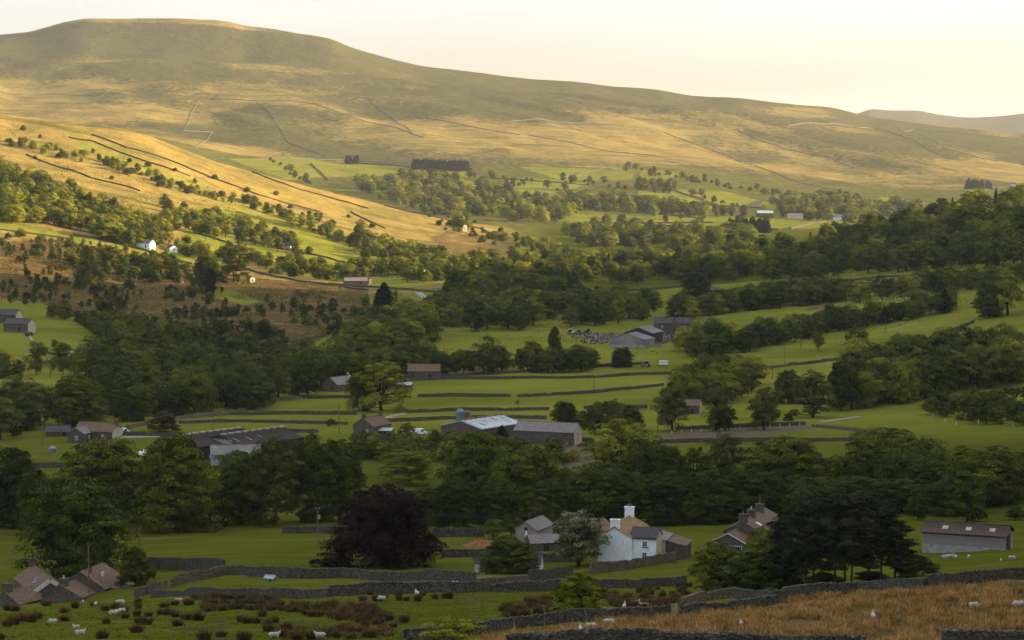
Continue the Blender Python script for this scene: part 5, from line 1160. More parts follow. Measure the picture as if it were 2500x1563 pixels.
# ---- little buildings round the white house
p = at(1243, 428); h = House('garden_shed', 'small cream shed with low dark roof behind the dense green bush', 'shed', p, R(-6))
h.block(11.8, 5.2, 2.3, 3.7, CREAM, ROOF_D).window('r', 0, .9, .8, .9).opening('f', 4.6, .2, 1.0, 1.6); h.extra('verge', LEADM, (5.98, -1.4, 3.08), (.12, 3.0, .12), rx=R(28))
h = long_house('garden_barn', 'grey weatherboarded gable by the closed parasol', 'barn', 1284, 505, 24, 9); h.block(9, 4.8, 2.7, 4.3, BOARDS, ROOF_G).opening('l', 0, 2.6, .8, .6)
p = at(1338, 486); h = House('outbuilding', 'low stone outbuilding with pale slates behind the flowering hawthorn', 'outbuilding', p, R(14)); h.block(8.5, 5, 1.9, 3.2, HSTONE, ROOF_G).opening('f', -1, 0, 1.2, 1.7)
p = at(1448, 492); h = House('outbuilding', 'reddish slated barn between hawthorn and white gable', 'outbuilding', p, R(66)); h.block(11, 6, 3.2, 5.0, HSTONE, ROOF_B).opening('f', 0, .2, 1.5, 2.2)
# ---- small farmhouse with the orange shed
p = at(240, 728); h = House('farmhouse', 'small stone farmhouse with grey dormer range beside the orange shed', 'house', p, R(-16))
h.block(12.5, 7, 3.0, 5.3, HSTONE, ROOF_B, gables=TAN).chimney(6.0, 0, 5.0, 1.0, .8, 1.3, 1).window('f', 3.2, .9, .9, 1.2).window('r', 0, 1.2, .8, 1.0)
h.block(6.0, 5.4, 2.7, 4.4, HSTONE, ROOF_G, off=(-3.4, -5.2, 0), rz=R(90), rname='wing_roof').window('l', -.2, .8, 1.0, 1.2).window('f', .4, .8, .8, 1.1)
p = at(244, 716); h = House('garden_shed', 'bright orange stained shed in front of the small farmhouse', 'shed', p, R(-10)); h.block(3.2, 2.4, 1.6, 2.0, ORANGE, ROOF_D).door('f', .3, 0, .8, 1.5, ORANGE)
p = at(143, 742); h = House('outbuilding', 'low dark slated outhouse by the two poles', 'outbuilding', p, R(6)); h.block(7.4, 5, 1.5, 3.1, HSTONE, ROOF_D).opening('f', 2, 0, 1.2, 1.4)
# ---- the big farm
def barn_roof(h, Lx, Wy, eh, rh, m, lights, vents, vm=None):
    n = int(Lx / 1.6); an = math.atan2(rh - eh, Wy / 2); sl = math.hypot(rh - eh, Wy / 2) + .5
    for sgn in (-1, 1):
        for k in range(n):
            x = -Lx / 2 + (k + .5) * Lx / n
            lit = (k % 3 == 1) and lights
            h.extra('roof_sheet', m, (x, sgn * (Wy / 4 + .15), (eh + rh) / 2 + .20 + BR.uniform(0, .04)), (Lx / n * .985, sl, .08), rx=R(0) - sgn * an)
            if lit: h.extra('roof_light', CORR_G, (x, sgn * Wy * .27, eh + (rh - eh) * .46 + .27), (.7, sl * .32, .06), rx=-sgn * an)
    for k in range(vents): h.extra('ridge_vent', vm or SAND, (-Lx / 2 + (k + .6) * Lx / vents, 0, rh + .35), (Lx / vents * .62, .9, .4))
h = long_house('barn', 'long dark brown sheet roofed barn behind the tree belt', 'barn', 430, 690, 40, 26); h.block(26, 19, 3.6, 6.0, DARKW, DARKW); barn_roof(h, 26, 19, 3.6, 6.0, CORR_D, True, 9, TAN)
h = long_house('barn', 'second dark brown barn with open gable next to the grey roof', 'barn', 536, 692, 40, 26); h.block(26, 17, 3.6, 6.0, DARKW, DARKW); h.extra('gable_boards', BOARDS, (-13.05, 0, 4.5), (.1, 11, 1.3)); barn_roof(h, 26, 17, 3.6, 6.0, CORR_D, True, 9, TAN)
p = at(575, 680); h = House('barn', 'low barn with plain grey fibre roof below the dark barns', 'barn', p, R(8)); h.block(14, 11, 3.0, 5.0, CONC, CORR_G)
h = long_house('farmhouse', 'plain stone farmhouse with lit gable among farm hedges', 'house', 886, 742, 34, 9.5); h.block(9.5, 7.6, 3.4, 5.9, HSTONE, ROOF_B).chimney(-4.2, 0, 5.6, 1.1, .9, 1.2, 1).chimney(4.2, 0, 5.6, 1.1, .9, 1.2, 1).window('l', -1.6, 1.0, .9, 1.3).window('f', 1.0, 1.0, .9, 1.2)
p = at(938, 744); h = House('garage', 'small flat pale garage beside the plain stone farmhouse', 'garage', p, R(-10)); h.block(5.5, 4, 2.0, 2.5, HSTONE, CORR_W).opening('f', 0, 0, 2.4, 1.7)
p = at(876, 722); h = House('greenhouse', 'tiny glass greenhouse in the farm garden', 'greenhouse', p, R(10)); h.block(2.6, 2.2, 1.5, 2.4, LEADM, CORR_W).window('f', 0, .3, 2.0, 1.1, bars=(3, 0), sill=False)
h = long_house('shed', 'large pale grey fibre roofed shed with ridge vents by the silos', 'barn', 1126, 733, 38, 20); h.block(20, 16, 3.5, 5.4, HSTONE, CORR_W); barn_roof(h, 20, 16, 3.5, 5.4, CORR_W, False, 8, RUSTM)
for x, y in ((-6, -5), (-5.4, -5), (-2, -3), (2.4, -2.6), (3.2, -2.6), (6, -5.6), (7.4, -2.2)): h.extra('roof_light', GALV, (x, y, 5.4 - abs(y) * .2375 + .33), (.5, 2.2, .05), rx=R(13.4))
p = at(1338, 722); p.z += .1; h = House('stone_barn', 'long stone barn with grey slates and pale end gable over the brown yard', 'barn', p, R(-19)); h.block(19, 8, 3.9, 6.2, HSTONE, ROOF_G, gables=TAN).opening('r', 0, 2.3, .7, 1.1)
wall([(1372, 1099), (1386, 1089), (1398, 1080)], 'sandy wall running from the barn corner across the yard', 1.2, SAND); wall([(1420, 1078), (1440, 1080), (1452, 1084)], 'dark wall closing the brown yard behind the barn', 1.5)
def silo(px, Y, d, hh, m, label, hop):
    p = at(px, Y); r = empty('silo', p); tag(r, label, 'silo'); b = MB(); z0 = 2.2 if hop else 1.2
    if hop: b.tube([(0, 0, .9), (0, 0, z0 + .8), (0, 0, hh), (0, 0, hh + .4)], [.3, d / 2, d / 2, .4], 18)
    else: b.tube([(0, 0, z0), (0, 0, hh), (0, 0, hh + .5), (0, 0, hh + .85), (0, 0, hh + 1.0)], [d / 2, d / 2, d * .42, d * .25, .1], 18)
    b.build('tank', m, r)
    for k in range(4):
        l = MB(); a = k * math.pi / 2 + .6; l.tube([(d * .45 * math.cos(a), d * .45 * math.sin(a), -.5), (d * .45 * math.cos(a), d * .45 * math.sin(a), z0 + 1)], .09, 6); l.build('leg', RUSTM, r)
    for z in np.linspace(z0 + 1, hh - .4, 4):
        q = MB(); q.tube([(0, 0, z), (0, 0, z + .08)], d / 2 + .03, 18); q.build('band', m, r)
silo(1123, 764, 2.7, 5.6, GALV, 'blue grey feed silo with domed top beside the pale shed', False); silo(1140, 768, 2.3, 5.2, RUSTM, 'brown hopper silo with cone foot next to the grey silo', True)
# ---- barns on the fields
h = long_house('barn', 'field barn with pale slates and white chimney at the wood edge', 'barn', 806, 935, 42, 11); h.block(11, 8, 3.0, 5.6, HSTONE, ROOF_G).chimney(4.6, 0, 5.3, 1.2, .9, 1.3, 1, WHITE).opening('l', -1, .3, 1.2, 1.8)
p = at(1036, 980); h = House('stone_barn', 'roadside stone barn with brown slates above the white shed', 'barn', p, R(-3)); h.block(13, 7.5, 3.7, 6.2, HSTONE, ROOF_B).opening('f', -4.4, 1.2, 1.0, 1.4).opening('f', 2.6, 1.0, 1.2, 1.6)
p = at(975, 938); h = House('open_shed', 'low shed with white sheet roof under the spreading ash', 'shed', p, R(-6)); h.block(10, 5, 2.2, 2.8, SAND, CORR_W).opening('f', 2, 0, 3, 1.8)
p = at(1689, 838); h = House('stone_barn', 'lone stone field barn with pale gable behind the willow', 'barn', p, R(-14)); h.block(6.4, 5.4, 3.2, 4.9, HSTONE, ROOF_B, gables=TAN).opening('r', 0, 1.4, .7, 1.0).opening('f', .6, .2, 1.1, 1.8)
h = long_house('barn', 'wide timber shed with grey roof on the cluttered farm', 'barn', 1530, 1120, 24, 13); h.block(13, 18, 3.9, 6.4, BOARDS, CORR_G); h.extra('plinth', CONC, (-6.55, 0, .6), (.14, 17.8, 1.5)); barn_roof(h, 13, 18, 3.9, 6.4, CORR_G, False, 0)
h = long_house('barn', 'taller rear shed with pale roof on the cluttered farm', 'barn', 1558, 1140, 24, 15); h.block(15, 14, 5.0, 7.6, DARKW, CORR_G); barn_roof(h, 15, 14, 5.0, 7.6, CORR_G, False, 0)
p = at(1641, 1185); h = House('farmhouse', 'old stone farmhouse with cross gable on the cluttered farm', 'house', p, R(-4)); h.block(18, 7.5, 4.8, 7.4, HSTONE, ROOF_D).chimney(-3.0, 0, 7.1, 1.2, .9, 1.2, 1).window('f', 6.6, 2.4, 1.2, 1.2, bars=(2, 0)).window('f', -5, 2.4, 1.0, 1.2)
h.block(7, 5, 4.6, 7.2, HSTONE, ROOF_D, off=(1, -4.2, 0), rz=R(90), rname='gable_roof').opening('l', 0, .2, 1.2, 2.0); h.chimney(-2, 0, 7.0, 1.1, .8, 1.0, 1)
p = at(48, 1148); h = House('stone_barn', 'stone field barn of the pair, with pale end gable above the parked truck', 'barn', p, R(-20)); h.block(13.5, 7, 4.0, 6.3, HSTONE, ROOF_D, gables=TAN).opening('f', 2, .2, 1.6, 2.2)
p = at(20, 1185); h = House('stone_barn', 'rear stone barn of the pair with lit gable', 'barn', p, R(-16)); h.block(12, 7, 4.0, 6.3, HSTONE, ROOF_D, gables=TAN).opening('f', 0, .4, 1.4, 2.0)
# ---- distant houses
dh = [('cottage', 'white cottage with pale roof below the sunlit wood', 'house', 356, 605, -24, 11, 7, 3.2, 5.4, WHITE, ROOF_G), ('shed', 'small white gabled shed near the white cottage', 'shed', 420, 613, -60, 7, 6, 2.4, 4.0, WHITE, ROOF_D),
      ('stone_barn', 'tall narrow barn among trees on the green slope', 'barn', 585, 575, -40, 8, 6, 5, 7, HSTONE, ROOF_D), ('stone_barn', 'lit barn with pale gable on the bright green slope', 'barn', 702, 612, -32, 10, 6.5, 4, 6.2, TAN, ROOF_D),
      ('hut', 'small hut with bright end wall over the bracken', 'hut', 612, 690, -50, 4.5, 4, 2.8, 4.0, TAN, ROOF_D), ('hut', 'dark ruined hut on the felled slope', 'hut', 434, 690, -12, 6, 4.5, 2.8, 4.4, HSTONE, ROOF_D),
      ('farmstead', 'low grey farm buildings by the lane in the valley', 'farm', 868, 695, 10, 15, 7, 2.6, 4.6, HSTONE, ROOF_G), ('shed', 'open grey shed beside the low valley farm', 'shed', 890, 692, -15, 8, 6, 2.2, 3.6, HSTONE, ROOF_D),
      ('cottage', 'small white cottage beyond the smooth green hill', 'house', 1022, 672, -10, 8, 6, 2.8, 4.6, WHITE, ROOF_D), ('cottage', 'pinkish cottage among trees at the foot of the spur', 'house', 908, 600, -30, 9, 7, 4, 6.4, TAN, ROOF_B),
      ('cottage', 'pale cottage gable between hedgerow trees', 'house', 933, 606, -50, 7, 6, 3.6, 5.6, CREAM, ROOF_B), ('barn', 'dark low barn below the pinkish cottage', 'barn', 950, 619, -8, 11, 7, 2.6, 5, HSTONE, ROOF_D),
      ('ruin', 'tiny ruined barn with lit gable on the golden spur', 'ruin', 1131, 563, -55, 6, 5, 4, 6, TAN, ROOF_B), ('hut', 'small stone hut on the pasture by the caravans', 'hut', 1746, 722, -8, 6, 5, 3, 4.6, HSTONE, ROOF_B),
      ('farmstead', 'pale farm buildings in the far valley by dark conifers', 'farm', 1370, 518, 0, 17, 9, 4, 6.5, CREAM, CORR_G), ('barn', 'long flat roofed far valley barn', 'barn', 1381, 496, 0, 16, 9, 3.5, 5, HSTONE, CORR_G),
      ('cottage', 'white far valley house among trees', 'house', 1452, 505, -8, 12, 7, 4, 6.5, WHITE, ROOF_D), ('cottage', 'pale roofed house half hidden in far valley trees', 'house', 1312, 482, 0, 12, 8, 4, 6.5, TAN, ROOF_G),
      ('barn', 'long white roofed shed in the sunlit valley trees', 'barn', 1462, 600, 3, 15, 8, 3, 5, HSTONE, CORR_W), ('barn', 'low stone barn next to the white roofed valley shed', 'barn', 1496, 600, -10, 12, 9, 3, 6, HSTONE, ROOF_G),
      ('stone_barn', 'little far barn alone on the green fields', 'barn', 1851, 504, -8, 9, 6, 4, 6, TAN, ROOF_G), ('barn', 'large pale far barn with long roof', 'barn', 1867, 530, 4, 20, 12, 5, 8, HSTONE, CORR_W),
      ('farmstead', 'row of pale far farm buildings', 'farm', 1941, 534, 0, 18, 9, 4, 6.5, CREAM, ROOF_G), ('farmstead', 'hazy white far hamlet houses', 'house', 2043, 538, 0, 20, 9, 4, 7, WHITE, ROOF_G), ('cottage', 'tiny white far house near the plantation', 'house', 2474, 456, 0, 7, 6, 4, 6, WHITE, ROOF_D)]
for nm, lb, ct, px, py, rz, Lx, Wy, eh, rh, wm, rm in dh:
    p = hit(px, py, 2450 if py < 540 and px > 1280 else 205); h = House(nm, lb, ct, p, R(rz)); h.block(Lx, Wy, eh, rh, wm, rm, below=3)
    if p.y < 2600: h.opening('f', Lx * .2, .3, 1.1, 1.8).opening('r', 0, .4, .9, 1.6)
    else: h.chimney(Lx * .4, 0, rh, 1.2, 1.0, 1.2, 0)
# ================================================================= sheep
def m_wool(nt):
    g = G(nt); o = g.obj(); n = g.noise(9, 3, o); n2 = g.noise(1.7, 3, o)
    c = g.ramp(n2, [(.3, (.36, .325, .25)), (.7, (.55, .51, .42))]); g.out(g.princ(c, 1.0, g.bump(n, .8, .05), 0.0))
WOOL = mat('wool', m_wool)
SFACE = simple('sheep_face', [(.03, .028, .026), (.05, .046, .042), (.16, .15, .14)])
def sheep_mesh(pose, seed):
    """one continuous body: ellipsoids fused by a voxel remesh"""
    rng = random.Random(seed); bm = bmesh.new()
    def ell(c, r, rot=(0, 0, 0)):
        M = Matrix.Translation(c) @ Matrix.Rotation(rot[2], 4, 'Z') @ Matrix.Rotation(rot[1], 4, 'Y') @ Matrix.Rotation(rot[0], 4, 'X') @ Matrix.Diagonal((*r, 1))
        bmesh.ops.create_icosphere(bm, subdivisions=2, radius=1, matrix=M)
    lie = pose == 'lie'; zb = .34 if lie else .62
    ell((0, 0, zb), (.52, .26, .27)); ell((.30, 0, zb + .02), (.25, .24, .27)); ell((-.32, 0, zb + .01), (.26, .26, .28)); ell((-.60, 0, zb + .06), (.07, .06, .14))
    if pose == 'graze': ell((.58, 0, .50), (.22, .13, .14), (0, R(48), 0)); ell((.78, .03, .22), (.19, .085, .10), (0, R(62), 0)); ears = (.72, .36)
    else: ell((.56, 0, zb + .22), (.20, .13, .17), (0, R(-45), 0)); ell((.78, .02, zb + .38), (.18, .085, .10), (0, R(22), 0)); ears = (.68, zb + .45)
    for s in (-1, 1):
        ell((ears[0], s * .12, ears[1]), (.03, .10, .035), (R(20) * s, 0, 0))
        if not lie:
            for x in (.32, -.36):
                ell((x + rng.uniform(-.05, .05), s * .14, .40), (.085, .075, .18)); ell((x + rng.uniform(-.04, .04), s * .14, .18), (.045, .045, .22))
        else: ell((.42, s * .16, .10), (.17, .06, .07)); ell((-.3, s * .2, .12), (.2, .08, .09))
    me = bpy.data.meshes.new('sheep_src'); bm.to_mesh(me); bm.free()
    o = bpy.data.objects.new('sheep_src', me); COL.objects.link(o)
    md = o.modifiers.new('r', 'REMESH'); md.mode = 'VOXEL'; md.voxel_size = .038; md.use_smooth_shade = True
    sm = o.modifiers.new('s', 'SMOOTH'); sm.iterations = 2; sm.factor = .5
    dg = bpy.context.evaluated_depsgraph_get(); res = bpy.data.meshes.new_from_object(o.evaluated_get(dg)); bpy.data.objects.remove(o); bpy.data.meshes.remove(me)
    res.name = 'sheep'; res.materials.clear(); res.materials.append(WOOL); res.materials.append(SFACE)
    n = len(res.polygons); c = np.empty(n * 3); res.polygons.foreach_get('center', c); c = c.reshape(n, 3)
    face = (c[:, 0] > (.66 if pose == 'graze' else .68)) | ((c[:, 2] < .24) & (not lie) & (c[:, 0] < .55))
    res.polygons.foreach_set('material_index', face.astype(np.int32)); return res
SM = {(p, k): sheep_mesh(p, k) for p in ('graze', 'stand', 'lie') for k in (0, 1)}
sh = [(128, 1528, 'graze', 170, 'sheep grazing alone on the open green sward'), (186, 1539, 'stand', 185, 'lamb sized sheep standing beside a lying sheep', .75), (196, 1550, 'lie', 10, 'sheep lying down on the green sward'), (277, 1506, 'graze', 175, 'sheep grazing at the front of a huddle of three'),
      (288, 1500, 'graze', 200, 'sheep in the middle of a huddle of three', .8), (298, 1498, 'graze', 20, 'sheep at the back of a huddle of three beside a rush clump', .85), (201, 1477, 'stand', 265, 'lamb seen end on near the cottage wall', .8), (234, 1482, 'graze', 80, 'sheep seen end on beside a rush below the cottages', .85),
      (294, 1479, 'graze', 5, 'sheep grazing on the brow below the cottage lean-to'), (435, 1475, 'graze', 190, 'sheep grazing beside the thick rush bed'), (670, 1563, 'stand', 10, 'sheep half hidden by rushes in the wet corner'), (781, 1563, 'stand', 175, 'sheep behind rushes of the wet corner facing away'),
      (807, 1446, 'graze', 95, 'round sheep seen end on by the end of the brow wall'), (926, 1436, 'graze', 185, 'sheep grazing behind the long wall below the beech'), (1022, 1435, 'lie', 170, 'sheep lying behind the long wall'), (1111, 1432, 'graze', 0, 'big sheep grazing behind the long wall near the collapsing wall'), (1094, 1431, 'stand', 120, 'lamb next to the big sheep behind the long wall', .6),
      (1018, 1458, 'stand', 110, 'sheep standing between two big rush clumps'), (932, 1470, 'graze', 160, 'sheep grazing behind a dark rush clump'), (1524, 1491, 'stand', 80, 'sheep standing at the low wall with posts'), (1550, 1477, 'lie', 0, 'sheep lying in the rushy hollow'), (1572, 1483, 'lie', 185, 'second sheep lying in the rushy hollow near the fold'),
      (1418, 1551, 'stand', 95, 'fat sheep seen from behind at the broken wall'), (1442, 1540, 'graze', 190, 'sheep grazing between the broken wall and brown grass'), (1488, 1530, 'graze', 345, 'sheep walking head down below the low wall'), (1810, 1533, 'stand', 95, 'single sheep back showing above brown moor grass', .8),
      (2132, 1517, 'stand', 88, 'sheep with dark face standing end on in brown moor grass'), (2378, 1489, 'graze', 15, 'sheep grazing in tall brown moor grass'), (2486, 1488, 'graze', 175, 'large sheep broadside in tall brown moor grass', 1.1), (2307, 1367, 'graze', 170, 'sheep grazing at the end of a line by the timber shed'), (2320, 1365, 'stand', 10, 'sheep with dark head in the line by the timber shed'),
      (2333, 1367, 'graze', 100, 'sheep end on in the line by the timber shed'), (2365, 1367, 'graze', 85, 'sheep apart from the line before the timber shed'), (2444, 1370, 'lie', 90, 'lamb on the slope past the shed gate', .6), (2471, 1369, 'graze', 5, 'sheep grazing on the slope past the shed gate')]
for k, (px, py, pose, a, lb, *s) in enumerate(sh):
    o = link('sheep', SM[(pose, k % 2)]); p = hit(px, py); o.location = p; o.rotation_euler = (0, 0, R(a)); s = (s[0] if s else 1.0) * .97; o.scale = (s, s, s); tag(o, lb, 'sheep', 'sheep on the near fields')
for k, (px, py) in enumerate([(2148, 738), (2158, 737), (2186, 734), (2236, 729), (2240, 733), (2262, 722), (2268, 720), (2195, 733), (2104, 742), (2212, 731)]):
    o = link('sheep', SM[('graze', k % 2)]); o.location = hit(px, py); o.rotation_euler = (0, 0, R(k * 53)); o.scale = (1.3,) * 3; tag(o, 'white dot of a sheep strung along the high pasture edge', 'sheep', 'far sheep on the high pasture')
# ================================================================= poles, wires, posts
def pole(px, foot, top, label, Y=None, arms=1, box=False):
    p = hit(px, foot) if Y is None else at(px, Y); dep = p.y * CP - (p.z - CAMZ) * SP
    H = max(4.0, (proj(p.x, p.y, p.z)[1] - top) * dep / F); r = empty('telegraph_pole', p, TR.uniform(-.3, .3)); tag(r, label, 'pole')
    m = MB(); m.tube([(0, 0, -.5), (0, 0, H * .5), (0, 0, H)], [.16, .14, .11], 8); m.build('post', POLEM, r)
    for k in range(arms):
        a = MB(); a.box((0, .14, H - .35 - .55 * k), (1.7 if p.y > 700 else 1.1, .10, .12)); ao = a.build('crossarm', POLEM, r)
        for x in (-.7, 0, .7):
            i = MB(); i.tube([(x * (1 if p.y > 700 else .62), .14, H - .29 - .55 * k), (x * (1 if p.y > 700 else .62), .14, H - .08 - .55 * k)], [.05, .04], 6); i.build('insulator', WPAINT, ao)
    if box: b = MB(); b.box((.28, -.1, H * .74), (.45, .4, .85)); b.build('transformer', CONC, r)
    return Vector((p.x, p.y, p.z + H - .1))
P1 = pole(218, 0, 1331, 'bare wooden pole standing before the stone cottages', Y=408, arms=0)
P2 = pole(340, 1342, 1303, 'short thin pole on the big pasture', arms=0); P3 = pole(776, 1331, 1238, 'pole with grey transformer box at the back of the big pasture', box=True)
P4 = pole(103, 1096, 999, 'tall pole with crossarm beside the farm track', box=True); P5 = pole(149, 1066, 1020, 'thin pole by the low dark outhouse', arms=0); P6 = pole(519, 1048, 1010, 'slim pole behind the long dark barn', arms=0)
P7 = pole(828, 1060, 989, 'pole with crossarm by the plain farmhouse'); P8 = pole(1605, 1062, 998, 'double armed pole at the bare plot', arms=2); P9 = pole(1292, 1322, 1253, 'post like pole behind the closed parasol', arms=0)
P10 = pole(1954, 852, 800, 'double armed pole out on the slope', arms=2); P11 = pole(2162, 814, 764, 'plain pole on the long pasture', arms=0); P12 = pole(1450, 954, 918, 'thin pole in the bright strip field', arms=0)
P13 = pole(1886, 925, 885, 'thin pole beside the reddish wall', arms=0); P14 = pole(1916, 888, 840, 'thin pole under the wood strip', arms=0); pole(2457, 1000, 965, 'pole above the scrub at the empty meadow', arms=0); pole(744, 437, 415, 'tiny pale pole on the far green fields', arms=0); pole(2076, 680, 652, 'pole in the shaded woodland pasture', arms=0)
pole(2003, 745, 715, 'pole by the earthy bank above the wood strip', arms=0); pole(1716, 790, 760, 'pole beside the old stone farmhouse', arms=0); pole(434, 618, 575, 'pole by the white cottage', arms=0)
def wire(a, b, label, sag=.03, n=3):
    r = MB(); d = (b - a).length
    for k in range(n):
        off = Vector((0, 0, -.3 * k)); pts = [a.lerp(b, t) + off - Vector((0, 0, sag * d * 4 * t * (1 - t))) for t in np.linspace(0, 1, 15)]
        r.tube([p - a for p in pts], .022, 3, cap=False)
    o = r.build('overhead_wire', BLACKM); o.location = a; tag(o, label, 'wire')
off_l = P1 + Vector((-26, 6, -4.5)); wire(P1, off_l, 'sagging wires from the cottage pole over the brown roofs', .02); wire(P1, P3, 'wires from the cottage pole across the big pasture', .015); wire(P3, P9, 'wires from the transformer pole towards the white farmhouse', .015)
wire(P4, P7, 'wires over the long dark barns', .01, 2); wire(P7, P8, 'wires across the pastures past the silos', .01, 2); wire(P8, P10, 'wires climbing from the bare plot to the slope', .01, 2)
def post(px, py, h, label, gr, m=None, w=.09):
    p = hit(px, py); b = MB(); b.tube([(0, 0, -.3), (BR.uniform(-.06, .06), BR.uniform(-.05, .05), h * .6), (BR.uniform(-.12, .12), BR.uniform(-.08, .08), h)], [w, w * .9, w * .6], 6); o = b.build('fence_post', m or POLEM); o.location = p; tag(o, label, 'post', gr)
for px, py, h in [(980, 1566, 1.5), (1052, 1564, 1.9), (1255, 1540, 1.5), (1330, 1532, 2.4), (1430, 1526, 1.8), (1545, 1516, 1.6), (1590, 1512, 1.9)]: post(px, py, h, 'leaning wooden fence post along the low wall', 'fence posts along the low wall')
for k in range(6): post(1640 + k * 2.6, 1508 - k * .2, 1.5, 'pale slat stake in the small hurdle beside the sheepfold', 'hurdle stakes by the sheepfold', TAN, .05)
post(1662, 1512, 1.9, 'thick dark gate stoop at the sheepfold corner', None, STONE, .22)
for px in (1120, 1137, 1172, 1105): post(px, 1333, 1.3, 'thin garden fence post by the orange soil heap', 'garden fence posts')
for k in range(14): post(1640 + k * 24, 1058 - k * 1.4, 1.1, 'pale tree stake on the bare brown plot', 'stakes on the bare plot', WPAINT, .07)
for px, py in [(2278, 1018), (2308, 1032), (2335, 1038), (2388, 1035), (2474, 1042), (2450, 1020), (2300, 1010), (2360, 1028)]: post(px, py, 1.3, 'white plastic tree guard in the meadow scrub', 'tree guards in the scrub', WPAINT, .09)
# ================================================================= vehicles and yard things
def paint_m(name, c, rough=.3):
    def b(nt): g = G(nt); g.out(g.princ(c, rough, None, .5))
    return mat(name, b)
TYRE = paint_m('tyre_rubber', (.015, .015, .015), .9); RIM = paint_m('wheel_rim', (.35, .35, .35), .4)
def wheel(r, x, y, rad, w):
    m = MB(); m.tube([(x, y - w / 2, rad), (x, y - w * .4, rad), (x, y + w * .4, rad), (x, y + w / 2, rad)], [rad * .88, rad, rad, rad * .88], 14); o = m.build('wheel', TYRE, r)
    q = MB(); q.tube([(x, y - w * .53, rad), (x, y + w * .53, rad)], rad * .55, 10); q.build('rim', RIM, o)
def car(name, label, px, Y, a, c, van=False, Lc=4.3):
    p = at(px, Y); r = empty(name, p, R(a)); tag(r, label, 'van' if van else 'car'); w = .86; h0 = .32
    if van: low = [(-.5, h0), (.5, h0), (.5, .95), (.36, 1.15), (.24, 1.95), (-.46, 2.05), (-.5, 1.0)]
    else: low = [(-.5, h0), (.5, h0), (.5, .72), (.25, .92), (.10, 1.42), (-.33, 1.46), (-.47, .98), (-.5, .7)]
    b = MB(); n = len(low)
    def ring(y, s): return [(x * Lc, y, z if z < .95 else .95 + (z - .95) * s) for x, z in low]
    A = [ring(-w, .93), ring(-w * .96, 1.0), ring(w * .96, 1.0), ring(w, .93)]
    A = [[(x, (y * (.86 if z > 1.2 else 1)), z) for x, y, z in q] for q in A]
    for q in A: b.v.extend(q)
    for k in range(3):
        for i in range(n): b.f.append((k * n + i, k * n + (i + 1) % n, (k + 1) * n + (i + 1) % n, (k + 1) * n + i)); b.m.append(0)
    b.f.append(tuple(range(n))[::-1]); b.m.append(0); b.f.append(tuple(3 * n + i for i in range(n))); b.m.append(0)
    b.build('body', c, r)
    zt = (1.1, 1.75) if van else (.98, 1.36)
    for s in (-1, 1):
        g = MB(); x0, x1 = (.10, .30) if van else (-.36, .16)
        g.hexa([(x0 * Lc, s * .83, zt[0]), (x1 * Lc, s * .83, zt[0]), (x1 * Lc, s * .86, zt[0]), (x0 * Lc, s * .86, zt[0]), (x0 * Lc, s * .74, zt[1]), ((x1 - .06) * Lc, s * .74, zt[1]), ((x1 - .06) * Lc, s * .78, zt[1]), (x0 * Lc, s * .78, zt[1])]); g.build('side_window', GLASS, r)
        l = MB(); l.box((Lc * .5, s * .62, .66), (.05, .34, .16)); l.build('headlight', WPAINT, r)
        for x in (-.31, .31): wheel(r, x * Lc, s * .78, .33, .22)
    g = MB(); g.box(((.27 if van else .185) * Lc, 0, 1.5 if van else 1.2), (.06, 1.3, .6 if van else .5), 0, 0, 0, R(-20 if van else -42)); g.build('windscreen', GLASS, r)
WP = paint_m('white_car_paint', (.72, .74, .74)); SV = paint_m('silver_car_paint', (.40, .44, .46)); BK = paint_m('black_car_paint', (.02, .02, .022)); BL = paint_m('blue_tractor_paint', (.05, .11, .26)); RD = paint_m('red_machine_paint', (.30, .05, .03)); YL = paint_m('yellow_paint', (.55, .40, .06))
car('van', 'white van parked behind the small stone farmhouse', 299, 742, 20, WP, True, 4.8); car('car', 'silver car parked beside the small stone farmhouse', 302, 722, 10, SV)
car('van', 'white van parked by the plain farmhouse yard wall', 1000, 745, 25, WP, True, 5.2); car('car', 'dark blue car between the white vans in the farm yard', 1012, 741, 20, BK); car('van', 'second white van in the farm yard near the silos', 1023, 747, 15, WP, True, 5.0)
car('pickup', 'black truck with yellow stripe below the twin barns', 71, 1130, 70, BK, True, 5.0); car('van', 'white vehicle under the big round tree on the far pasture', 1690, 1308, 5, WP, True, 6.0); car('caravan', 'white caravan beside the big round tree', 1714, 1310, 0, WP, True, 6.0)
def trailer(px, Y):
    p = at(px, Y); r = empty('stock_trailer', p, R(5)); tag(r, 'white livestock trailer on the pasture below the cluttered farm', 'trailer'); b = MB(); b.box((0, 0, 1.45), (3.6, 1.8, 1.7)); b.build('box', WP, r)
    for k in range(4): q = MB(); q.box((-1.2 + k * .8, -.92, 1.8), (.5, .05, .35)); q.build('vent', BLACKM, r)
    for s in (-1, 1):
        for x in (-.5, .5): wheel(r, x, s * .8, .36, .22)
    d = MB(); d.box((2.4, 0, .5), (1.3, .12, .12)); d.build('drawbar', GALV, r)
trailer(1620, hit(1620, 894).y)
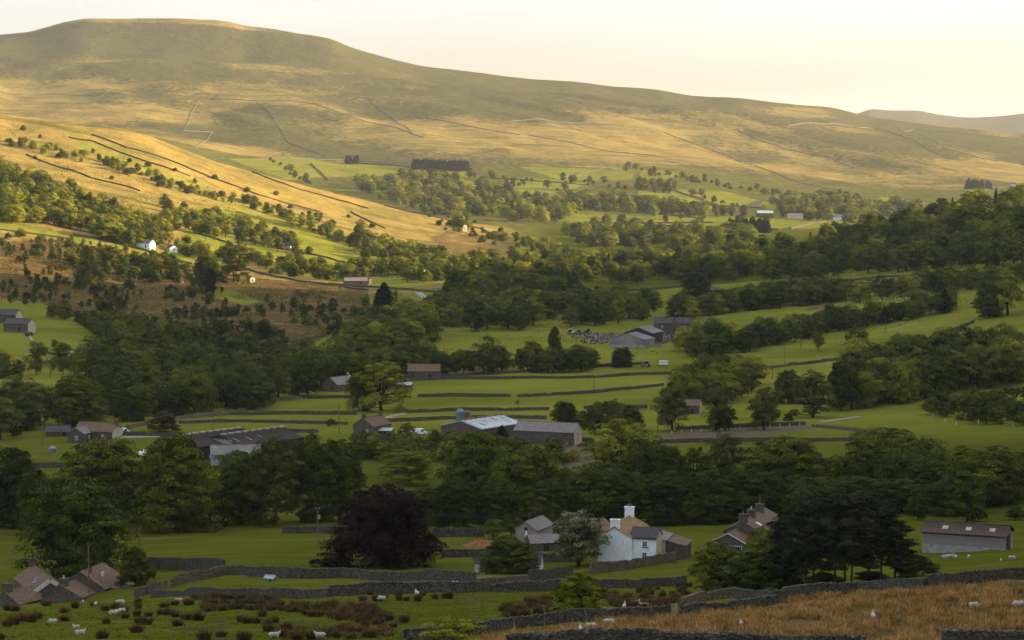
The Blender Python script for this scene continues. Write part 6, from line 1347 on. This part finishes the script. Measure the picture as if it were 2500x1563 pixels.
def tractor(px, Y, a, c, label):
    p = at(px, Y); r = empty('tractor', p, R(a)); tag(r, label, 'tractor'); b = MB(); b.box((1.1, 0, 1.25), (1.9, .8, .75)); b.box((-.2, 0, .95), (2.2, .6, .5)); b.build('bonnet', c, r)
    b = MB(); b.hexa([(-1.1, -.75, 1.1), (.2, -.7, 1.1), (.2, .7, 1.1), (-1.1, .75, 1.1), (-.95, -.65, 2.6), (.05, -.62, 2.6), (.05, .62, 2.6), (-.95, .65, 2.6)]); b.build('cab', GLASS, r); b = MB(); b.box((-.45, 0, 2.66), (1.3, 1.5, .12)); b.build('cab_roof', c, r)
    for s in (-1, 1): wheel(r, -.7, s * .9, .85, .45); wheel(r, 1.6, s * .75, .5, .3)
Yj = hit(1410, 818).y
tractor(1411, Yj, 150, BL, 'blue tractor beside the scrap heap'); tractor(1434, Yj + 6, 200, BK, 'dark tractor parked behind the scrap heap'); tractor(1394, Yj + 2, 20, WP, 'pale tractor at the end of the scrap heap'); tractor(1577, hit(1577, 896).y, 160, RD, 'red tractor on the pasture below the cluttered farm')
# scrap heaps: nobody could count the pieces
SCRAPM = [simple('scrap_%d' % k, [c, c, c]) for k, c in enumerate([(.10, .06, .04), (.45, .44, .42), (.22, .13, .09), (.05, .045, .04), (.30, .27, .22), (.12, .16, .2)])]
sm_ = MB(); o0 = hit(1460, 828)
for k in range(640):
    px, py = (BR.gauss(1455, 24), BR.uniform(818, 842)) if k < 360 else (BR.gauss(1630, 26), BR.uniform(812, 838))
    p = hit(px, py) - o0; s = BR.uniform(.25, .9); sm_.box((p.x, p.y, p.z + s * .3 + BR.random() ** 3 * 1.3), (s, s * BR.uniform(.3, 1), s * BR.uniform(.2, .9)), BR.choices(range(6), [3, .45, 3, 3, 1.0, .4])[0], BR.uniform(0, 3.1), BR.uniform(-.6, .6), BR.uniform(-.6, .6))
o = sm_.build('scrap_debris', SCRAPM); o.location = o0; o['kind'] = 'stuff'
# bales, hutches, box shed, parasol, soil heap
def bale(px, Y, label, gr, m):
    b = MB(); b.tube([(-.6, 0, .6), (-.56, 0, .6), (.56, 0, .6), (.6, 0, .6)], [.5, .62, .62, .5], 16); o = b.build('wrapped_bale', m, None, True); o.location = at(px, Y); o.rotation_euler = (0, 0, BR.uniform(0, 3)); tag(o, label, 'bale', gr)
for k in range(12): bale(480 + k * 3.4, 690 + BR.uniform(-3, 6), 'white wrapped silage bale in the stack below the grey roofed barn', 'silage bales by the barn', WPAINT)
for k in range(7): bale(345 + k * 5, 695 + BR.uniform(-3, 3), 'white wrapped silage bale in the row glimpsed through the trees', 'silage bales in the row', WPAINT)
def hutch(px, Y, label, s=1.0):
    p = at(px, Y); r = empty('calf_hutch', p, R(BR.uniform(-20, 20)), s); tag(r, label, 'calf hutch'); b = MB(); b.tube([(0, 0, 0), (0, 0, .9), (0, 0, 1.35), (0, 0, 1.7), (0, 0, 1.85)], [1.05, .98, .78, .42, .15], 14); b.build('shell', WPAINT, r, True)
    for k in range(6): a = k * 1.047; q = MB(); q.tube([(1.0 * math.cos(a), 1.0 * math.sin(a), .9), (.8 * math.cos(a), .8 * math.sin(a), 1.36), (.2 * math.cos(a), .2 * math.sin(a), 1.86)], .05, 5); q.build('rib', DARKW, r)
hutch(640, 742, 'ribbed white dome hutch against the second dark barn', 1.2); hutch(650, 746, 'second ribbed white dome hutch behind the first', 1.1)
p = hit(660, 1420); h = House('box_shed', 'small white metal box shed on the grass by the tall wall', 'shed', p, R(-20)); h.block(1.9, 1.3, .62, .95, GALV, CORR_W, ov=.08, below=.3).opening('f', .3, .05, .5, .4)
h = MB(); p = at(1285, 500); r = empty('parasol', p); tag(r, 'closed white garden parasol by the grey gable', 'parasol'); q = MB(); q.tube([(0, 0, 0), (0, 0, 3.0)], .04, 6); q.build('pole', GALV, r); q = MB(); q.tube([(0, 0, .9), (0, 0, 1.1), (0, 0, 2.2), (0, 0, 2.95)], [.18, .26, .2, .04], 8); q.build('canopy', WPAINT, r)
def mound(name, label, cat, px, Y, rx, ry, rz_, m, seed):
    g_ = 14; b = MB(); rr = random.Random(seed)
    pts = [[Vector((rx * (i / g_ * 2 - 1), ry * (j / g_ * 2 - 1), rz_ * max(0, 1 - (i / g_ * 2 - 1) ** 2 - (j / g_ * 2 - 1) ** 2) ** .8 * rr.uniform(.65, 1.2) - .12)) for j in range(g_ + 1)] for i in range(g_ + 1)]
    for i in range(g_):
        for j in range(g_): b.face([pts[i][j], pts[i + 1][j], pts[i + 1][j + 1], pts[i][j + 1]])
    o = b.build(name, m); o.location = at(px, Y); tag(o, label, cat)
mound('soil_heap', 'bright orange brown heap of cut bracken in the garden', 'heap', 1180, 497, 4.2, 2.2, 1.3, simple('cut_bracken', [(.16, .055, .022), (.27, .10, .042), (.36, .17, .08)], 3), 5)
mound('earth_bank', 'reddish earth bank above the wood strip', 'bank', 2000, hit(2000, 754).y, 7, 3, 1.6, mat('dug_earth', lambda nt: (lambda g: g.out(g.princ(g.ramp(g.noise(1.2, 5, g.pos()), [(.3, (.11, .06, .035)), (.7, (.22, .13, .08))]), 1, None, 0)))(G(nt))), 6)
p = at(128, 700); r = empty('round_feeder', p); tag(r, 'round pale metal bale feeder on the pasture by the short wall', 'feeder'); q = MB(); q.tube([(0, 0, 0), (0, 0, 1.1)], 1.25, 16); q.build('ring', GALV, r); q = MB(); q.tube([(0, 0, 1.0), (0, 0, 1.5), (0, 0, 1.75)], [1.1, .9, .3], 14); q.build('bale', CONC, r)
# tracks: pale sheets laid on the ground
def track(name, pp, w, m, off=.06):
    pts = resample([hit(*q) for q in pp], 3.0); b = MB(); n = len(pts); o0 = pts[0].copy()
    for k in range(n):
        t = pts[min(k + 1, n - 1)] - pts[max(k - 1, 0)]; t.z = 0; t.normalize(); nn = Vector((-t.y, t.x, 0)) * w / 2
        for s in (-1, 1): q = pts[k] + nn * s; b.v.append((q.x - o0.x, q.y - o0.y, zxy(q.x, q.y) - o0.z + off))
    for k in range(n - 1): b.f.append((2 * k, 2 * k + 2, 2 * k + 3, 2 * k + 1)); b.m.append(0)
    o = b.build(name, m); o.location = o0; o['kind'] = 'structure'
GRAV = simple('pale_gravel', [(.20, .19, .165), (.28, .265, .235), (.34, .325, .29)], 2)
track('path', [(2005, 1030), (2050, 1024), (2100, 1017)], 2.6, GRAV); track('path', [(68, 812), (74, 822), (78, 832)], 1.0, GRAV); track('path', [(150, 878), (165, 866), (175, 858)], 2.6, GRAV); track('road', [(1002, 758), (1030, 745), (1046, 733), (1030, 722), (1020, 714)], 4.0, GRAV); track('road', [(290, 1068), (340, 1067), (400, 1066)], 3.5, GRAV); track('path', [(940, 1021), (965, 1014), (990, 1010)], 2.6, GRAV); track('path', [(2165, 808), (2200, 798), (2240, 790)], 2.5, simple('earth_track', [(.16, .12, .08), (.24, .19, .13), (.29, .24, .17)], 2))
# ================================================================= far valley trees
FL = lab('in the hazy far valley hedges')
far_z = [([(860, 445), (1080, 448), (1150, 478), (1230, 525), (1130, 530), (1010, 498), (860, 470)], 85, 12, 'far wood behind the spur'), ([(1190, 500), (1400, 488), (1600, 500), (1720, 515), (1600, 530), (1430, 518), (1400, 538), (1250, 545)], 75, 13, 'far hedgerows in the valley middle'),
         ([(1370, 575), (1500, 560), (1700, 580), (1850, 580), (1800, 606), (1650, 618), (1450, 610)], 60, 15, 'sunlit far river trees'), ([(1930, 495), (2050, 485), (2150, 512), (2200, 530), (2080, 548), (1940, 530)], 60, 13, 'far hamlet trees')]
for k, (pl, n, gp, gr) in enumerate(far_z):
    lb = lab('in the ' + gr); scatter(pl, n, gp, [('oak', 'mid', 1.5), ('oak', 'yellow', 2), ('rowan', 'yellow', 2), ('alder', 'olive', 2)], (12, 18), gr, lb, 200 + k, ymin=1900 if k == 2 else 2420)
for k, (a, b, n) in enumerate([((1490, 408), (1720, 448), 16), ((1720, 448), (1900, 478), 14), ((1900, 478), (2140, 500), 14), ((1140, 430), (1300, 448), 14), ((655, 390), (760, 455), 12), ((1370, 445), (1560, 460), 12), ((1600, 540), (1900, 550), 12), ((1680, 475), (1820, 512), 8), ((1240, 450), (1400, 470), 8)]):
    scatter([(a[0], a[1] - 5), (b[0], b[1] - 5), (b[0], b[1] + 5), (a[0], a[1] + 5)], n, 8, [('bush', 'mid', 3), ('alder', 'mid', 1), ('rowan', 'olive', 1)], (9, 13), 'far hedge line %d' % (k + 1), lab('along far hedge line ' + 'one two three four five six seven eight nine'.split()[k]), 230 + k, ymin=2420)
for pl, n, gr in (([(1006, 416), (1145, 420), (1140, 410), (1010, 407)], 90, 'dark square plantation on the fell foot'), ([(842, 402), (874, 402), (874, 398), (842, 398)], 8, 'round conifer clump on the fell foot'), ([(2356, 462), (2420, 464), (2420, 458), (2356, 456)], 16, 'small far plantation at the dale head'), ([(1780, 582), (1880, 578), (1880, 566), (1790, 566)], 22, 'conifers beyond the shaded ridge'), ([(1250, 520), (1340, 522), (1340, 516), (1250, 514)], 20, 'conifer block by the far farm')):
    scatter(pl, n, 3, [('spruce', 'spruce', 1)], (12, 15), gr, {'spruce': 'dark spruce in the ' + gr}, len(gr), (1.5, 2.0), ymin=2420)

for k, (pl, n) in enumerate([([(1150, 455), (1230, 462), (1300, 500), (1260, 525), (1180, 490)], 22), ([(1280, 505), (1420, 500), (1440, 515), (1300, 525)], 16), ([(1500, 505), (1700, 515), (1820, 530), (1700, 532), (1520, 518)], 26), ([(1560, 455), (1660, 462), (1640, 475), (1560, 468)], 10), ([(1880, 500), (1960, 505), (1980, 540), (1900, 535)], 16), ([(960, 430), (1060, 435), (1150, 445), (1060, 448)], 14), ([(2160, 505), (2260, 515), (2230, 530), (2150, 525)], 10)]):
    scatter(pl, n, 11, [('oak', 'mid', 2), ('oak', 'yellow', 2), ('alder', 'mid', 1), ('alder', 'olive', 2)], (12, 17), 'far field clump %d' % (k + 1), lab('in far field clump ' + 'one two three four five six seven'.split()[k]), 260 + k, ymin=2420)
for k, (a, b) in enumerate([((880, 400), (1000, 408)), ((1180, 436), (1440, 452)), ((1240, 480), (1430, 472)), ((1370, 440), (1480, 410)), ((1560, 420), (1560, 455)), ((1560, 492), (1860, 508)), ((1640, 462), (1780, 512)), ((1350, 520), (1360, 542)), ((1500, 516), (1720, 534)), ((1480, 548), (1740, 545)), ((1600, 552), (1900, 562)), ((760, 400), (800, 440)), ((1000, 420), (1000, 440)), ((2130, 512), (2260, 498)), ((1930, 560), (2050, 534))]):
    wall([a, ((a[0] + b[0]) / 2, (a[1] + b[1]) / 2 - 1), b], 'dark far field boundary wall, ' + 'one two three four five six seven eight nine ten eleven twelve thirteen fourteen fifteen'.split()[k] + ' of the patchwork', 1.6, w=1.2)

# bracken, bramble and brash between the young trees: nobody could count it
def thicket(name, poly, n, seed, thr, hmax, size, keys, y0, y1):
    rng = np.random.default_rng(seed); sel = np.argwhere(inpoly(GPX, GPY, poly) & (GY > y0) & (GY < y1) & VIS)
    if len(sel) == 0: return
    ch = sel[rng.integers(0, len(sel), n)]; a = rng.uniform(size=n); b = rng.uniform(size=n)
    r0, c0 = ch[:, 0], ch[:, 1]; r1 = np.minimum(r0 + 1, nR - 1); c1 = np.minimum(c0 + 1, nC - 1)
    P = [(A[r0, c0] * (1 - a) + A[r0, c1] * a) * (1 - b) + (A[r1, c0] * (1 - a) + A[r1, c1] * a) * b for A in (GX, GY, GZ)]
    f = fbm(P[0] / 14, P[1] / 26, 4, seed); ok = f > thr
    C = np.stack(P, 1)[ok]; m = len(C); C[:, 2] += rng.uniform(.05, 1, m) ** 1.5 * hmax * np.clip((f[ok] - thr) * 5, .25, 1.4)
    me = quads(C, rng.normal(size=(m, 3)) * .6 + np.array([0, -.3, .8]), size, rng, name, [LF[k] for k in keys], rng.integers(0, len(keys), m)); o = link(name, me); o['kind'] = 'stuff'
thicket('bracken_undergrowth', [(0, 600), (150, 595), (300, 640), (450, 680), (640, 690), (900, 708), (900, 770), (760, 835), (520, 855), (420, 835), (250, 785), (100, 745), (0, 745)], 42000, 501, .02, 1.5, 1.0, ['russet', 'olive', 'mid'], 1050, 1750)
thicket('scrub_undergrowth', [(0, 320), (250, 380), (600, 490), (900, 590), (1150, 640), (1080, 690), (640, 660), (420, 610), (250, 590), (0, 545)], 30000, 502, .20, 1.4, 1.1, ['olive', 'russet', 'mid'], 1550, 2350)
thicket('hedge_bottom_undergrowth', [(1000, 700), (1600, 640), (2500, 500), (2500, 720), (2000, 860), (1650, 870), (1050, 930), (830, 930), (700, 990), (300, 1030), (230, 880), (600, 850)], 40000, 503, .24, 1.3, .8, ['mid', 'dark', 'olive'], 850, 1850)
